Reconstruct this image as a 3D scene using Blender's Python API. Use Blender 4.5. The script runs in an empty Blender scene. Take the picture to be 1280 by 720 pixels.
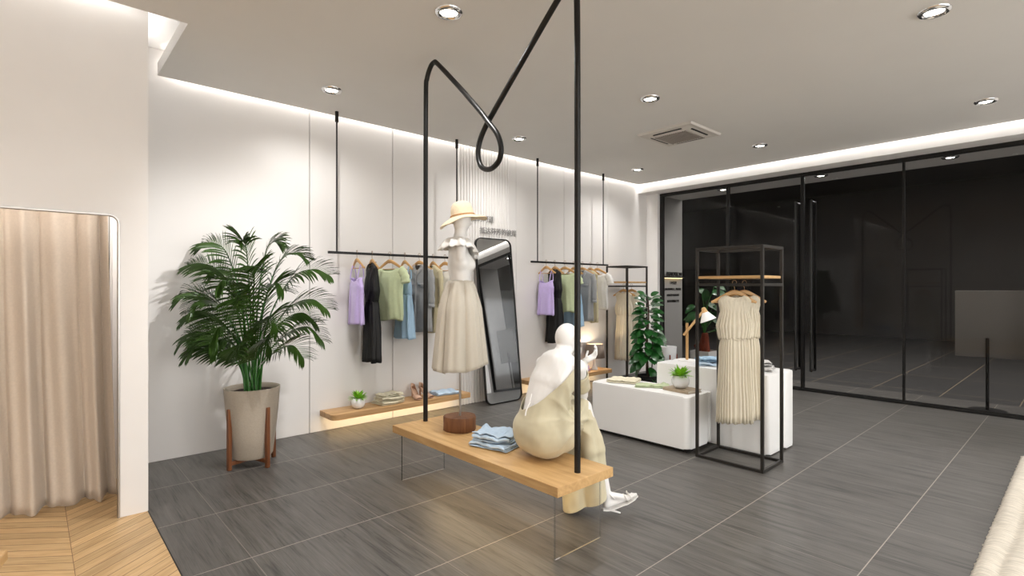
import bpy, bmesh, math, random
from math import sin, cos, pi, radians, sqrt
from mathutils import Vector, Matrix, noise, Euler
random.seed(7)
S = bpy.context.scene
COL = S.collection

# ------------------------------------------------------------------ camera, world, exposure
CAMH = 1.4
A = math.atan2(726, 660)                      # angle between the view and the long wall
cam = bpy.data.cameras.new('camera'); co = bpy.data.objects.new('camera', cam); COL.objects.link(co)
cam.sensor_width = 36; cam.lens = 36*660/1280; cam.clip_start = .05
co.location = (0, 0, CAMH); co.rotation_euler = (pi/2, 0, A - pi/2)
S.camera = co
VS = S.view_settings
VS.view_transform = 'Standard'; VS.look = 'None'; VS.gamma = 1; VS.use_curve_mapping = False
VS.exposure = 0.66
w = bpy.data.worlds.new('world'); S.world = w; w.use_nodes = True
w.node_tree.nodes['Background'].inputs[0].default_value = (.5, .5, .55, 1)
w.node_tree.nodes['Background'].inputs[1].default_value = .02

WARM = (1, .9, .78); NEUT = (1, .99, .982); AMBER = (1, .72, .38)
CEIL = 3.10; WY = 5.08; GX = 7.79
DOWN_W, COVE_W, FILL_W = 44, 8, 60
DOWNX, DOWNY = (1.90, 4.10, 6.42), (4.39, 2.67, .655, -1.3, -3.0)

def light(kind, name, loc, energy, color, rot=(0, 0, 0), **k):
    l = bpy.data.lights.new(name, kind); l.energy = energy; l.color = color
    for a, b in k.items(): setattr(l, a, b)
    o = bpy.data.objects.new(name, l); o.location = loc; o.rotation_euler = rot; COL.objects.link(o); return o
def area(name, loc, sx, sy, energy, color, rot=(0, 0, 0), spread=pi):
    o = light('AREA', name, loc, energy, color, rot, shape='RECTANGLE', size=sx, size_y=sy, spread=spread); return o

# cove strips: along the long wall, along the glazed wall, around the fitting-room recess
area('cove_light_wall', (4.1, 5.055, 3.26), 6.6, .03, COVE_W*2.2, NEUT)
area('cove_light_glass', (7.425, 1.0, 3.22), .03, 8.2, COVE_W*2.2, NEUT, (0, radians(-6), 0))
area('cove_light_partition', (-1.3, 3.955, 3.26), 3.6, .03, COVE_W*.55, NEUT)
area('cove_light_recess', (.62, 4.45, 3.20), .1, .9, .7, NEUT, (0, pi, 0))
area('rear_fill', (2.2, -4.1, 1.7), 8, 2.6, 175, (.93, .97, 1), (-pi/2, 0, 0))  # soft fill added unseen behind the camera to even out the room
# fitting room behind the curtain
light('POINT', 'fitting_room_light', (-.3, 4.75, 2.5), 30, NEUT, shadow_soft_size=.15)
# the mall beyond the second threshold is dim; unseen area light added to lift it
area('mall_fill', (11, 1.0, 4.15), 4, 9, 230, (1, .95, .9))

# ------------------------------------------------------------------ materials
def lin(c):
    return tuple(((v/255/12.92) if v/255 <= .04045 else ((v/255+.055)/1.055)**2.4) for v in c)+(1,)
MATS = {}
def mat(name, rgb, rough=.6, metal=0, noise_amt=0, nscale=20, bump=0, bscale=200, bdist=.002, emit=None, estr=0, stretch=None, sheen=0, ior=1.45, coat=0, trans=0, sss=0):
    m = bpy.data.materials.new(name); m.use_nodes = True
    nt = m.node_tree; b = nt.nodes['Principled BSDF']
    b.inputs['Base Color'].default_value = lin(rgb); b.inputs['Roughness'].default_value = rough
    b.inputs['Metallic'].default_value = metal; b.inputs['IOR'].default_value = ior
    b.inputs['Sheen Weight'].default_value = sheen; b.inputs['Coat Weight'].default_value = coat
    b.inputs['Transmission Weight'].default_value = trans
    tc = nt.nodes.new('ShaderNodeTexCoord'); mp = nt.nodes.new('ShaderNodeMapping')
    nt.links.new(tc.outputs['Object'], mp.inputs[0])
    if stretch: mp.inputs['Scale'].default_value = stretch
    if noise_amt:
        n = nt.nodes.new('ShaderNodeTexNoise'); n.inputs['Scale'].default_value = nscale; n.inputs['Detail'].default_value = 6
        nt.links.new(mp.outputs[0], n.inputs[0])
        r = nt.nodes.new('ShaderNodeValToRGB')
        c = lin(rgb)
        r.color_ramp.elements[0].position = .3; r.color_ramp.elements[1].position = .7
        r.color_ramp.elements[0].color = tuple(v*(1-noise_amt) for v in c[:3])+(1,)
        r.color_ramp.elements[1].color = tuple(min(1, v*(1+noise_amt)) for v in c[:3])+(1,)
        nt.links.new(n.outputs[0], r.inputs[0]); nt.links.new(r.outputs[0], b.inputs['Base Color'])
    if bump:
        n2 = nt.nodes.new('ShaderNodeTexNoise'); n2.inputs['Scale'].default_value = bscale; n2.inputs['Detail'].default_value = 4
        nt.links.new(mp.outputs[0], n2.inputs[0])
        bp = nt.nodes.new('ShaderNodeBump'); bp.inputs['Strength'].default_value = bump; bp.inputs['Distance'].default_value = bdist
        nt.links.new(n2.outputs[0], bp.inputs['Height']); nt.links.new(bp.outputs[0], b.inputs['Normal'])
    if emit:
        b.inputs['Emission Color'].default_value = lin(emit); b.inputs['Emission Strength'].default_value = estr
    MATS[name] = m; return m

mat('wall_white', (235, 232, 229), .55, noise_amt=.015, nscale=3)
mat('panel_white', (224, 220, 216), .45, noise_amt=.01, nscale=2)
mat('ceiling_paint', (230, 227, 222), .9, noise_amt=.012, nscale=2)
mat('grey_wall', (170, 168, 165), .7, noise_amt=.03, nscale=3)
mat('joint', (150, 146, 140), .8)
mat('black_metal', (24, 23, 22), .38, metal=.2, noise_amt=.05, nscale=30)
mat('rack_metal', (46, 43, 40), .45, metal=.2, noise_amt=.05, nscale=30)
mat('chrome', (225, 225, 225), .08, metal=1)
mat('white_satin', (247, 246, 244), .38, noise_amt=.01, nscale=4, coat=.15)
mat('mannequin_white', (243, 242, 240), .32, coat=.2)
mat('linen_beige', (204, 197, 183), .8, noise_amt=.015, nscale=60, sheen=.1)
mat('jumpsuit_cream', (204, 195, 166), .6, noise_amt=.03, nscale=20, bump=.15, bscale=400, bdist=.0005, sheen=.2)
mat('curtain_beige', (214, 200, 184), .85, noise_amt=.04, nscale=80, bump=.3, bscale=600, bdist=.0005, sheen=.2)
mat('straw', (240, 222, 192), .8, noise_amt=.12, nscale=60, bump=.8, bscale=120, bdist=.002, stretch=(1, 1, 6))
mat('straw_band', (200, 150, 100), .7, noise_amt=.1, nscale=60)
mat('cloth_lilac', (196, 176, 226), .7, noise_amt=.04, nscale=40, bump=.2, bscale=500, bdist=.0005, sheen=.3)
mat('cloth_black', (16, 16, 17), .55, noise_amt=.2, nscale=40, bump=.4, bscale=90, bdist=.002, stretch=(6, 6, .4))
mat('cloth_green', (200, 211, 170), .75, noise_amt=.04, nscale=40, bump=.2, bscale=500, bdist=.0005, sheen=.2)
mat('cloth_blue', (158, 188, 212), .7, noise_amt=.05, nscale=20, bump=.25, bscale=60, bdist=.002, stretch=(6, 6, .6))
mat('cloth_grey', (152, 153, 154), .75, noise_amt=.05, nscale=30, bump=.2, bscale=500, bdist=.0005, sheen=.2)
mat('cloth_khaki', (196, 186, 152), .75, noise_amt=.04, nscale=30, bump=.2, bscale=500, bdist=.0005, sheen=.2)
mat('cloth_white', (232, 230, 226), .75, noise_amt=.03, nscale=30, bump=.2, bscale=500, bdist=.0005, sheen=.2)
mat('cloth_dress', (224, 215, 194), .7, noise_amt=.05, nscale=26, bump=.5, bscale=60, bdist=.003, stretch=(5, 5, .5))
mat('cloth_cream', (224, 216, 190), .8, noise_amt=.04, nscale=30, bump=.3, bscale=300, bdist=.001)
mat('cloth_paleblue', (188, 208, 226), .8, noise_amt=.05, nscale=30, bump=.3, bscale=300, bdist=.001)
mat('cloth_palegreen', (192, 204, 166), .8, noise_amt=.05, nscale=30, bump=.3, bscale=300, bdist=.001)
mat('cloth_violet', (178, 162, 218), .8, noise_amt=.05, nscale=30, bump=.3, bscale=300, bdist=.001)
mat('cloth_heather', (196, 194, 192), .85, noise_amt=.18, nscale=70, bump=.4, bscale=300, bdist=.001)
mat('leaf_palm', (52, 78, 28), .32, noise_amt=.35, nscale=6)
mat('stem_palm', (52, 108, 40), .4, noise_amt=.2, nscale=10)
mat('leaf_ficus', (30, 82, 32), .28, noise_amt=.25, nscale=6, coat=.2)
mat('stem_ficus', (78, 58, 46), .8, noise_amt=.2, nscale=20)
mat('leaf_lime', (140, 200, 50), .4, noise_amt=.3, nscale=25)
mat('bark_rust', (120, 52, 30), .9, noise_amt=.4, nscale=40, bump=.8, bscale=60, bdist=.006, stretch=(1, 1, .4))
mat('soil', (40, 28, 20), 1, noise_amt=.4, nscale=60, bump=1, bscale=80, bdist=.01)
mat('planter_taupe', (172, 160, 144), .7, noise_amt=.05, nscale=90, bump=.25, bscale=200, bdist=.001)
mat('ceramic_white', (236, 236, 236), .25, coat=.3)
mat('nude_leather', (206, 168, 142), .3, noise_amt=.04, nscale=20)
mat('brown_leather', (128, 68, 38), .35, noise_amt=.1, nscale=20)
mat('shoe_white', (236, 234, 230), .35)
mat('shade_taupe', (150, 134, 122), .8, noise_amt=.04, nscale=80)
mat('lamp_diffuser', (255, 250, 240), .5, emit=(255, 250, 240), estr=14)
mat('led_warm', (255, 226, 160), .5, emit=(255, 222, 165), estr=2.5)
mat('ac_white', (214, 208, 200), .5)
mat('ac_grille', (158, 150, 142), .6)
mat('slot_black', (14, 13, 12), .7)
mat('letter_grey', (150, 147, 144), .5)
mat('letter_black', (26, 24, 23), .5)
mat('book_cover', (170, 152, 128), .6, noise_amt=.1, nscale=20)
mat('book_pages', (222, 214, 200), .8, noise_amt=.1, nscale=100, stretch=(.1, .1, 10))
mat('rug_wool', (214, 205, 190), .95, noise_amt=.22, nscale=30, bump=1, bscale=45, bdist=.01, stretch=(6, .35, 1))
mat('bronze', (150, 118, 88), .35, metal=.8)
mat('sign_panel', (112, 108, 104), .55)
mat('mall_wall', (52, 50, 48), .6, noise_amt=.15, nscale=1.5)
mat('mirror_silver', (208, 210, 212), .01, metal=1)
mat('metal_grey', (176, 172, 168), .3, metal=.9)

def wood(name, rgb, dark, ax=(14, 1.2, 14), scale=6, rough=.45):
    m = bpy.data.materials.new(name); m.use_nodes = True; nt = m.node_tree; b = nt.nodes['Principled BSDF']
    tc = nt.nodes.new('ShaderNodeTexCoord'); mp = nt.nodes.new('ShaderNodeMapping'); mp.inputs['Scale'].default_value = ax
    nt.links.new(tc.outputs['Object'], mp.inputs[0])
    n = nt.nodes.new('ShaderNodeTexNoise'); n.inputs['Scale'].default_value = scale/4; n.inputs['Detail'].default_value = 8; n.inputs['Distortion'].default_value = 1.2
    nt.links.new(mp.outputs[0], n.inputs[0])
    r = nt.nodes.new('ShaderNodeValToRGB'); r.color_ramp.elements[0].position = .32; r.color_ramp.elements[1].position = .68
    r.color_ramp.elements[0].color = lin(dark); r.color_ramp.elements[1].color = lin(rgb)
    nt.links.new(n.outputs[0], r.inputs[0]); nt.links.new(r.outputs[0], b.inputs['Base Color'])
    b.inputs['Roughness'].default_value = rough
    MATS[name] = m; return m
wood('oak', (214, 176, 122), (190, 148, 96))
wood('oak_x', (206, 166, 116), (180, 138, 90), ax=(1.2, 14, 14))
wood('oak_z', (206, 166, 112), (186, 144, 92), ax=(14, 14, 1.2))
wood('walnut', (128, 78, 44), (96, 54, 28), ax=(20, 20, 1.5), scale=8)
wood('log_wood', (134, 90, 56), (98, 62, 38), ax=(12, 12, 2), scale=8, rough=.7)
wood('hanger_wood', (214, 172, 116), (192, 148, 92), ax=(2, 14, 14))

def floor_material():
    m = bpy.data.materials.new('slate_tile'); m.use_nodes = True; nt = m.node_tree; N = nt.nodes; L = nt.links; b = N['Principled BSDF']
    tc = N.new('ShaderNodeTexCoord'); sep = N.new('ShaderNodeSeparateXYZ'); L.new(tc.outputs['Object'], sep.inputs[0])
    def M(op, a, bb=None, c=None):
        n = N.new('ShaderNodeMath'); n.operation = op
        for i, v in enumerate((a, bb, c)):
            if v is None: continue
            if isinstance(v, (int, float)): n.inputs[i].default_value = v
            else: L.new(v, n.inputs[i])
        return n.outputs[0]
    P = .7235
    tx = M('DIVIDE', M('SUBTRACT', sep.outputs[0], .845), P); ty = M('DIVIDE', M('SUBTRACT', sep.outputs[1], .77), P)
    cx = M('FLOOR', tx); cy = M('FLOOR', ty)
    dx = M('ABSOLUTE', M('SUBTRACT', tx, M('ROUND', tx))); dy = M('ABSOLUTE', M('SUBTRACT', ty, M('ROUND', ty)))
    g = M('MAXIMUM', M('MULTIPLY', M('LESS_THAN', dx, .0022), .5), M('LESS_THAN', dy, .0034))
    rnd = N.new('ShaderNodeTexWhiteNoise'); rnd.noise_dimensions = '2D'; cb = N.new('ShaderNodeCombineXYZ'); L.new(cx, cb.inputs[0]); L.new(cy, cb.inputs[1]); L.new(cb.outputs[0], rnd.inputs['Vector'])
    # veins run along y, each tile with its own offset
    off = N.new('ShaderNodeVectorMath'); off.operation = 'MULTIPLY_ADD'; L.new(rnd.outputs['Color'], off.inputs[0]); off.inputs[1].default_value = (9, 9, 9); L.new(tc.outputs['Object'], off.inputs[2])
    mp = N.new('ShaderNodeMapping'); mp.inputs['Scale'].default_value = (9, .8, 1); L.new(off.outputs[0], mp.inputs[0])
    n1 = N.new('ShaderNodeTexNoise'); n1.inputs['Scale'].default_value = 2.6; n1.inputs['Detail'].default_value = 9; n1.inputs['Roughness'].default_value = .62; n1.inputs['Distortion'].default_value = .7; L.new(mp.outputs[0], n1.inputs[0])
    mp2 = N.new('ShaderNodeMapping'); mp2.inputs['Scale'].default_value = (90, 2.0, 1); L.new(off.outputs[0], mp2.inputs[0])
    n2 = N.new('ShaderNodeTexNoise'); n2.inputs['Scale'].default_value = 2; n2.inputs['Detail'].default_value = 5; L.new(mp2.outputs[0], n2.inputs[0])
    v = M('ADD', M('MULTIPLY', n1.outputs[0], .6), M('MULTIPLY', n2.outputs[0], .4))
    r = N.new('ShaderNodeValToRGB'); e = r.color_ramp.elements
    e[0].position = .36; e[0].color = lin((56, 54, 52)); e[1].position = .64; e[1].color = lin((100, 97, 93))
    e2 = r.color_ramp.elements.new(.47); e2.color = lin((84, 81, 77))
    L.new(v, r.inputs[0])
    mx = N.new('ShaderNodeMix'); mx.data_type = 'RGBA'; L.new(g, mx.inputs['Factor']); L.new(r.outputs[0], mx.inputs['A']); mx.inputs['B'].default_value = lin((160, 152, 142))
    L.new(mx.outputs['Result'], b.inputs['Base Color']); b.inputs['Roughness'].default_value = .42
    bp = N.new('ShaderNodeBump'); bp.inputs['Strength'].default_value = .25; bp.inputs['Distance'].default_value = .002; L.new(v, bp.inputs['Height']); L.new(bp.outputs[0], b.inputs['Normal'])
    MATS['slate_tile'] = m
floor_material()
def mall_floor_material():
    m = bpy.data.materials.new('mall_tile'); m.use_nodes = True; nt = m.node_tree; N = nt.nodes; L = nt.links; b = N['Principled BSDF']
    tc = N.new('ShaderNodeTexCoord'); mp = N.new('ShaderNodeMapping'); mp.inputs['Location'].default_value = (0, .17, 0); L.new(tc.outputs['Object'], mp.inputs[0])
    br = N.new('ShaderNodeTexBrick'); br.offset = 0; br.inputs['Scale'].default_value = 1; br.inputs['Brick Width'].default_value = 1.5; br.inputs['Row Height'].default_value = .75
    br.inputs['Mortar Size'].default_value = .006; br.inputs['Color1'].default_value = lin((62, 61, 60)); br.inputs['Color2'].default_value = lin((66, 65, 64)); br.inputs['Mortar'].default_value = lin((140, 126, 106))
    L.new(mp.outputs[0], br.inputs[0]); L.new(br.outputs[0], b.inputs['Base Color']); b.inputs['Roughness'].default_value = .4
    MATS['mall_tile'] = m
mall_floor_material()
def chevron_material():
    m = bpy.data.materials.new('chevron_oak'); m.use_nodes = True; nt = m.node_tree; N = nt.nodes; L = nt.links; b = N['Principled BSDF']
    tc = N.new('ShaderNodeTexCoord'); sep = N.new('ShaderNodeSeparateXYZ'); L.new(tc.outputs['Object'], sep.inputs[0])
    def M(op, a, bb=None):
        n = N.new('ShaderNodeMath'); n.operation = op
        for i, v in enumerate((a, bb)):
            if v is None: continue
            if isinstance(v, (int, float)): n.inputs[i].default_value = v
            else: L.new(v, n.inputs[i])
        return n.outputs[0]
    Wc = .42
    u = M('DIVIDE', M('SUBTRACT', sep.outputs[0], .155), Wc); col = M('FLOOR', u); fu = M('SUBTRACT', u, col)
    par = M('MODULO', M('ABSOLUTE', col), 2)
    zig = M('ADD', M('MULTIPLY', fu, M('SUBTRACT', 1, par)), M('MULTIPLY', M('SUBTRACT', 1, fu), par))   # up in even, down in odd columns
    s = M('DIVIDE', M('SUBTRACT', sep.outputs[1], M('MULTIPLY', zig, Wc*.78)), .092)
    pl = M('FLOOR', s); fs = M('SUBTRACT', s, pl)
    gap = M('MAXIMUM', M('LESS_THAN', fs, .055), M('LESS_THAN', fu, .006))
    rnd = N.new('ShaderNodeTexWhiteNoise'); rnd.noise_dimensions = '2D'; cb = N.new('ShaderNodeCombineXYZ'); L.new(pl, cb.inputs[0]); L.new(col, cb.inputs[1]); L.new(cb.outputs[0], rnd.inputs['Vector'])
    cb2 = N.new('ShaderNodeCombineXYZ'); L.new(M('MULTIPLY', sep.outputs[0], 3), cb2.inputs[0]); L.new(M('MULTIPLY', s, 1.6), cb2.inputs[1]); L.new(M('MULTIPLY', rnd.outputs['Value'], 30), cb2.inputs[2])
    n1 = N.new('ShaderNodeTexNoise'); n1.inputs['Scale'].default_value = 2.2; n1.inputs['Detail'].default_value = 8; n1.inputs['Distortion'].default_value = .8; L.new(cb2.outputs[0], n1.inputs[0])
    r = N.new('ShaderNodeValToRGB'); r.color_ramp.elements[0].position = .3; r.color_ramp.elements[1].position = .7
    r.color_ramp.elements[0].color = lin((180, 146, 102)); r.color_ramp.elements[1].color = lin((206, 174, 128)); L.new(n1.outputs[0], r.inputs[0])
    hs = N.new('ShaderNodeHueSaturation'); L.new(r.outputs[0], hs.inputs['Color']); L.new(M('ADD', M('MULTIPLY', rnd.outputs['Value'], .35), .82), hs.inputs['Value'])
    mx = N.new('ShaderNodeMix'); mx.data_type = 'RGBA'; L.new(gap, mx.inputs['Factor']); L.new(hs.outputs[0], mx.inputs['A']); mx.inputs['B'].default_value = lin((110, 76, 44))
    L.new(mx.outputs['Result'], b.inputs['Base Color']); b.inputs['Roughness'].default_value = .45
    MATS['chevron_oak'] = m
chevron_material()
def glass_material(name, tint, ior=1.45):
    m = bpy.data.materials.new(name); m.use_nodes = True; nt = m.node_tree; N = nt.nodes; L = nt.links
    for n in list(N): N.remove(n)
    out = N.new('ShaderNodeOutputMaterial'); mx = N.new('ShaderNodeMixShader'); t = N.new('ShaderNodeBsdfTransparent'); g = N.new('ShaderNodeBsdfGlossy'); f = N.new('ShaderNodeFresnel')
    t.inputs[0].default_value = (*tint, 1); g.inputs['Roughness'].default_value = .02; f.inputs[0].default_value = ior
    L.new(f.outputs[0], mx.inputs[0]); L.new(t.outputs[0], mx.inputs[1]); L.new(g.outputs[0], mx.inputs[2]); L.new(mx.outputs[0], out.inputs[0])
    MATS[name] = m
glass_material('pane_glass', (.86, .86, .86), 1.25)
glass_material('acrylic', (.985, .985, .985), 1.15)
glass_material('acrylic_edge', (.93, .935, .94), 1.3)

# ------------------------------------------------------------------ mesh helpers
def nb(): return bmesh.new()
def box(bm, x0, x1, y0, y1, z0, z1, bev=0, seg=2):
    t = bmesh.new(); bmesh.ops.create_cube(t, size=1)
    for v in t.verts: v.co = Vector(((x0+x1)/2+v.co.x*(x1-x0), (y0+y1)/2+v.co.y*(y1-y0), (z0+z1)/2+v.co.z*(z1-z0)))
    if bev: bmesh.ops.bevel(t, geom=t.edges[:], offset=bev, segments=seg, affect='EDGES', profile=.5)
    merge(bm, t); return bm
def merge(bm, t, M=None):
    if M: bmesh.ops.transform(t, matrix=M, verts=t.verts)
    me = bpy.data.meshes.new('tmp'); t.to_mesh(me); bm.from_mesh(me); bpy.data.meshes.remove(me); t.free()
def frames(pts, closed=False):
    P = [Vector(p) for p in pts]; n = len(P); T = []
    for i in range(n):
        a = P[(i-1) % n] if (closed or i) else P[0]; b = P[(i+1) % n] if (closed or i < n-1) else P[-1]
        T.append((b-a).normalized() if (b-a).length > 1e-9 else Vector((0, 0, 1)))
    up = Vector((0, 0, 1)) if abs(T[0].z) < .9 else Vector((1, 0, 0))
    u = (up-T[0]*up.dot(T[0])).normalized(); R = []
    for i in range(n):
        u = (u-T[i]*u.dot(T[i])); u = u.normalized() if u.length > 1e-6 else T[i].orthogonal().normalized()
        R.append((P[i], u, T[i].cross(u)))
    return R
def tube(bm, pts, r, seg=10, cap=True, ry=None, closed=False):
    R = frames(pts, closed); n = len(R); rings = []
    for i, (p, u, v) in enumerate(R):
        rr = r[i] if isinstance(r, (list, tuple)) else r; r2 = rr*(ry or 1)
        rings.append([bm.verts.new(p+u*cos(2*pi*k/seg)*rr+v*sin(2*pi*k/seg)*r2) for k in range(seg)])
    for i in range(n if closed else n-1):
        a, b = rings[i], rings[(i+1) % n]
        for k in range(seg): bm.faces.new((a[k], a[(k+1) % seg], b[(k+1) % seg], b[k]))
    if cap and not closed:
        bm.faces.new(rings[0][::-1]); bm.faces.new(rings[-1])
    return bm
def lathe(bm, prof, c=(0, 0, 0), seg=32, capb=True, capt=True):
    rings = []
    for r, z in prof: rings.append([bm.verts.new((c[0]+r*cos(2*pi*k/seg), c[1]+r*sin(2*pi*k/seg), c[2]+z)) for k in range(seg)])
    for i in range(len(rings)-1):
        for k in range(seg): bm.faces.new((rings[i][k], rings[i][(k+1) % seg], rings[i+1][(k+1) % seg], rings[i+1][k]))
    if capb: bm.faces.new(rings[0][::-1])
    if capt: bm.faces.new(rings[-1])
    return bm
def smooth_path(pts, n=8, closed=False):
    P = [Vector(p) for p in pts]; out = []
    m = len(P)
    for i in range(m-1):
        p0 = P[max(i-1, 0)]; p1 = P[i]; p2 = P[i+1]; p3 = P[min(i+2, m-1)]
        for k in range(n):
            t = k/n; out.append(.5*((2*p1)+(p2-p0)*t+(2*p0-5*p1+4*p2-p3)*t*t+(3*p1-p0-3*p2+p3)*t**3))
    out.append(P[-1]); return out
def tag(o, label=None, cat=None, group=None, kind=None):
    if label: o['label'] = label
    if cat: o['category'] = cat
    if group: o['group'] = group
    if kind: o['kind'] = kind
    return o
def obj(name, bm, m, parent=None, smooth=True, angle=40, local=False, solid=0):
    me = bpy.data.meshes.new(name)
    if parent is not None and not local:
        bmesh.ops.transform(bm, matrix=parent.matrix_basis.inverted(), verts=bm.verts)
    bmesh.ops.recalc_face_normals(bm, faces=bm.faces)
    bm.to_mesh(me); bm.free()
    me.materials.append(MATS[m] if isinstance(m, str) else m)
    o = bpy.data.objects.new(name, me); COL.objects.link(o)
    if smooth:
        for p in me.polygons: p.use_smooth = True
        try: me.set_sharp_from_angle(angle=radians(angle))
        except Exception: pass
    if parent is not None: o.parent = parent
    if solid:
        s = o.modifiers.new('solid', 'SOLIDIFY'); s.thickness = solid; s.offset = 0
    return o
def thing(name, label, cat, loc=(0, 0, 0), rz=0, group=None):
    o = bpy.data.objects.new(name, None); COL.objects.link(o); o.location = loc; o.rotation_euler = (0, 0, rz); o.empty_display_size = .1
    o.matrix_basis = Matrix.Translation(loc) @ Matrix.Rotation(rz, 4, 'Z')
    return tag(o, label, cat, group)
def struct(name, bm, m, smooth=False, parent=None, **k):
    o = obj(name, bm, m, parent, smooth=smooth, **k)
    if parent is None: o['kind'] = 'structure'
    return o
def dup(root, loc, rz=None, label=None, group=None):
    r = root.copy(); COL.objects.link(r); r.location = loc
    if rz is not None: r.rotation_euler = (0, 0, rz)
    if label: r['label'] = label
    if group: r['group'] = group
    for ch in list(root.children):
        c = ch.copy(); COL.objects.link(c); c.parent = r
        for g in list(ch.children):
            d = g.copy(); COL.objects.link(d); d.parent = c
    return r
def one(name, bm, m, label, cat, group=None, **k):
    """a thing that is one mesh: origin moved to the base"""
    xs = [v.co for v in bm.verts]; c = Vector((sum(v.x for v in xs)/len(xs), sum(v.y for v in xs)/len(xs), min(v.z for v in xs)))
    bmesh.ops.translate(bm, vec=-c, verts=bm.verts)
    o = obj(name, bm, m, **k); o.location = c
    return tag(o, label, cat, group)
def rbox(bm, x0, x1, y0, y1, z0, z1, rv, seg=6, bev=0):
    """box with rounded vertical corners; rv = radii of corners (x0y0, x1y0, x1y1, x0y1)"""
    if not isinstance(rv, (tuple, list)): rv = (rv,)*4
    pts = []
    for (cx, cy, a0), r in zip(((x0, y0, pi), (x1, y0, 1.5*pi), (x1, y1, 0), (x0, y1, .5*pi)), rv):
        sx = 1 if cx == x0 else -1; sy = 1 if cy == y0 else -1
        if r <= 0: pts.append((cx, cy)); continue
        for k in range(seg+1):
            a = a0+k/seg*pi/2; pts.append((cx+sx*r+r*cos(a), cy+sy*r+r*sin(a)))
    t = bmesh.new(); lo = [t.verts.new((x, y, z0)) for x, y in pts]; hi = [t.verts.new((x, y, z1)) for x, y in pts]; n = len(pts)
    for i in range(n): t.faces.new((lo[i], lo[(i+1) % n], hi[(i+1) % n], hi[i]))
    t.faces.new(lo[::-1]); f = t.faces.new(hi)
    if bev:
        es = [e for e in t.edges if (abs(e.verts[0].co.z-e.verts[1].co.z) < 1e-6)]
        bmesh.ops.bevel(t, geom=es, offset=bev, segments=4, affect='EDGES', profile=.5)
    merge(bm, t); return bm

# ------------------------------------------------------------------ room shell
XL, YB, CT = -3.6, -4.2, 3.33      # left end, back end, top of the coves
struct('floor', box(nb(), .54, 8.62, YB, WY, -.06, 0), 'slate_tile')
struct('floor_wood', box(nb(), XL, .54, YB, WY, -.06, 0), 'chevron_oak')
struct('trim_1', box(nb(), .537, .542, YB, 3.99, -.01, .0015), 'black_metal')
bm = nb(); box(bm, .742, 7.40, 3.915, 5.03, CEIL, CEIL+.1); box(bm, XL, 7.40, YB, 3.915, CEIL, CEIL+.1)
struct('ceiling', bm, 'ceiling_paint')
struct('ceiling_upper', box(nb(), XL, 7.9, YB, WY+.1, CT, CT+.05), 'wall_white')
struct('wall_back', box(nb(), XL, GX, YB-.1, YB, 0, CT), 'wall_white')
struct('wall_left', box(nb(), XL-.1, XL, YB, WY+.1, 0, CT), 'wall_white')
# long wall: panels with fine shadow joints
joints = [XL, .44, 1.981, 2.88, 3.732, 4.689, 5.622, 6.639, 7.70]
bm = nb(); box(bm, XL, 7.9, WY+.02, WY+.12, 0, CT)
struct('wall_long', bm, 'joint')
for i in range(len(joints)-1):
    a, b = joints[i], joints[i+1]
    if abs(a-3.732) < .01:   # fluted panel
        bm = nb(); box(bm, a+.003, b-.003, WY+.008, WY+.021, 0, CT)
        x = a+.012
        while x < 4.55:
            tube(bm, [(x+.019, WY+.012, .0), (x+.019, WY+.012, CT)], .019, 8, ry=1)
            x += .044
        box(bm, 4.575, b-.003, WY, WY+.02, 0, CT)
        struct('wall_panel_fluted', bm, 'panel_white', smooth=True)
    else:
        struct('wall_panel', box(nb(), a+.003, b-.003, WY, WY+.021, 0, CT, bev=.002, seg=1), 'panel_white')
# fitting-room partition with rounded opening
def rounded_opening(x0, x1, ztop, r):
    pts = [(x0, 0), (x0, ztop-r)]
    for k in range(9): a = pi-k/8*pi/2; pts.append((x0+r+r*cos(a), ztop-r+r*sin(a)))
    for k in range(9): a = pi/2-k/8*pi/2; pts.append((x1-r+r*cos(a), ztop-r+r*sin(a)))
    pts += [(x1, 0)]; return pts
def wall_with_opening(y0, y1, X0, X1, Z, op):
    bm = nb()
    def quad(poly):
        f = [bm.verts.new((x, y0, z)) for x, z in poly]; g = [bm.verts.new((x, y1, z)) for x, z in poly]; m = len(poly)
        bm.faces.new(f); bm.faces.new(g[::-1])
    ox0, ox1 = op[0][0], op[-1][0]; zt = max(p[1] for p in op); r = .05
    quad([(X0, 0), (ox0, 0), (ox0, zt-r), (ox0, zt), (ox0, Z), (X0, Z)]); quad([(ox1, 0), (X1, 0), (X1, Z), (ox1, Z), (ox1, zt), (ox1, zt-r)]); quad([(ox0, zt), (ox1, zt), (ox1, Z), (ox0, Z)])
    for (cx, sg) in ((ox0, 1), (ox1, -1)):       # the two rounded corners
        arc = [(cx+sg*(r-r*cos(k/8*pi/2)), zt-r+r*sin(k/8*pi/2)) for k in range(9)]
        quad([(cx, zt)]+arc)
    for i in range(len(op)-1):
        a, b = op[i], op[i+1]; bm.faces.new([bm.verts.new(p) for p in ((a[0], y0, a[1]), (b[0], y0, b[1]), (b[0], y1, b[1]), (a[0], y1, a[1]))])
    bm.faces.new([bm.verts.new(p) for p in ((X1, y0, 0), (X1, y1, 0), (X1, y1, Z), (X1, y0, Z))])
    bmesh.ops.remove_doubles(bm, verts=bm.verts, dist=1e-5)
    return bm
op = rounded_opening(-1.55, .398, 1.842, .05)
struct('wall_partition', wall_with_opening(3.99, 4.07, XL, .54, CT, op), 'wall_white')
struct('wall_partition_side', box(nb(), .46, .54, 4.07, WY, 0, CT), 'wall_white')
ip = [(x+(.006 if x < 0 else -.006), z) for x, z in op]
bm = nb(); tube(bm, [(x, 4.0, z) for x, z in ip], .009, 6, ry=2.2)
struct('trim_2', bm, 'metal_grey', smooth=True)
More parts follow.
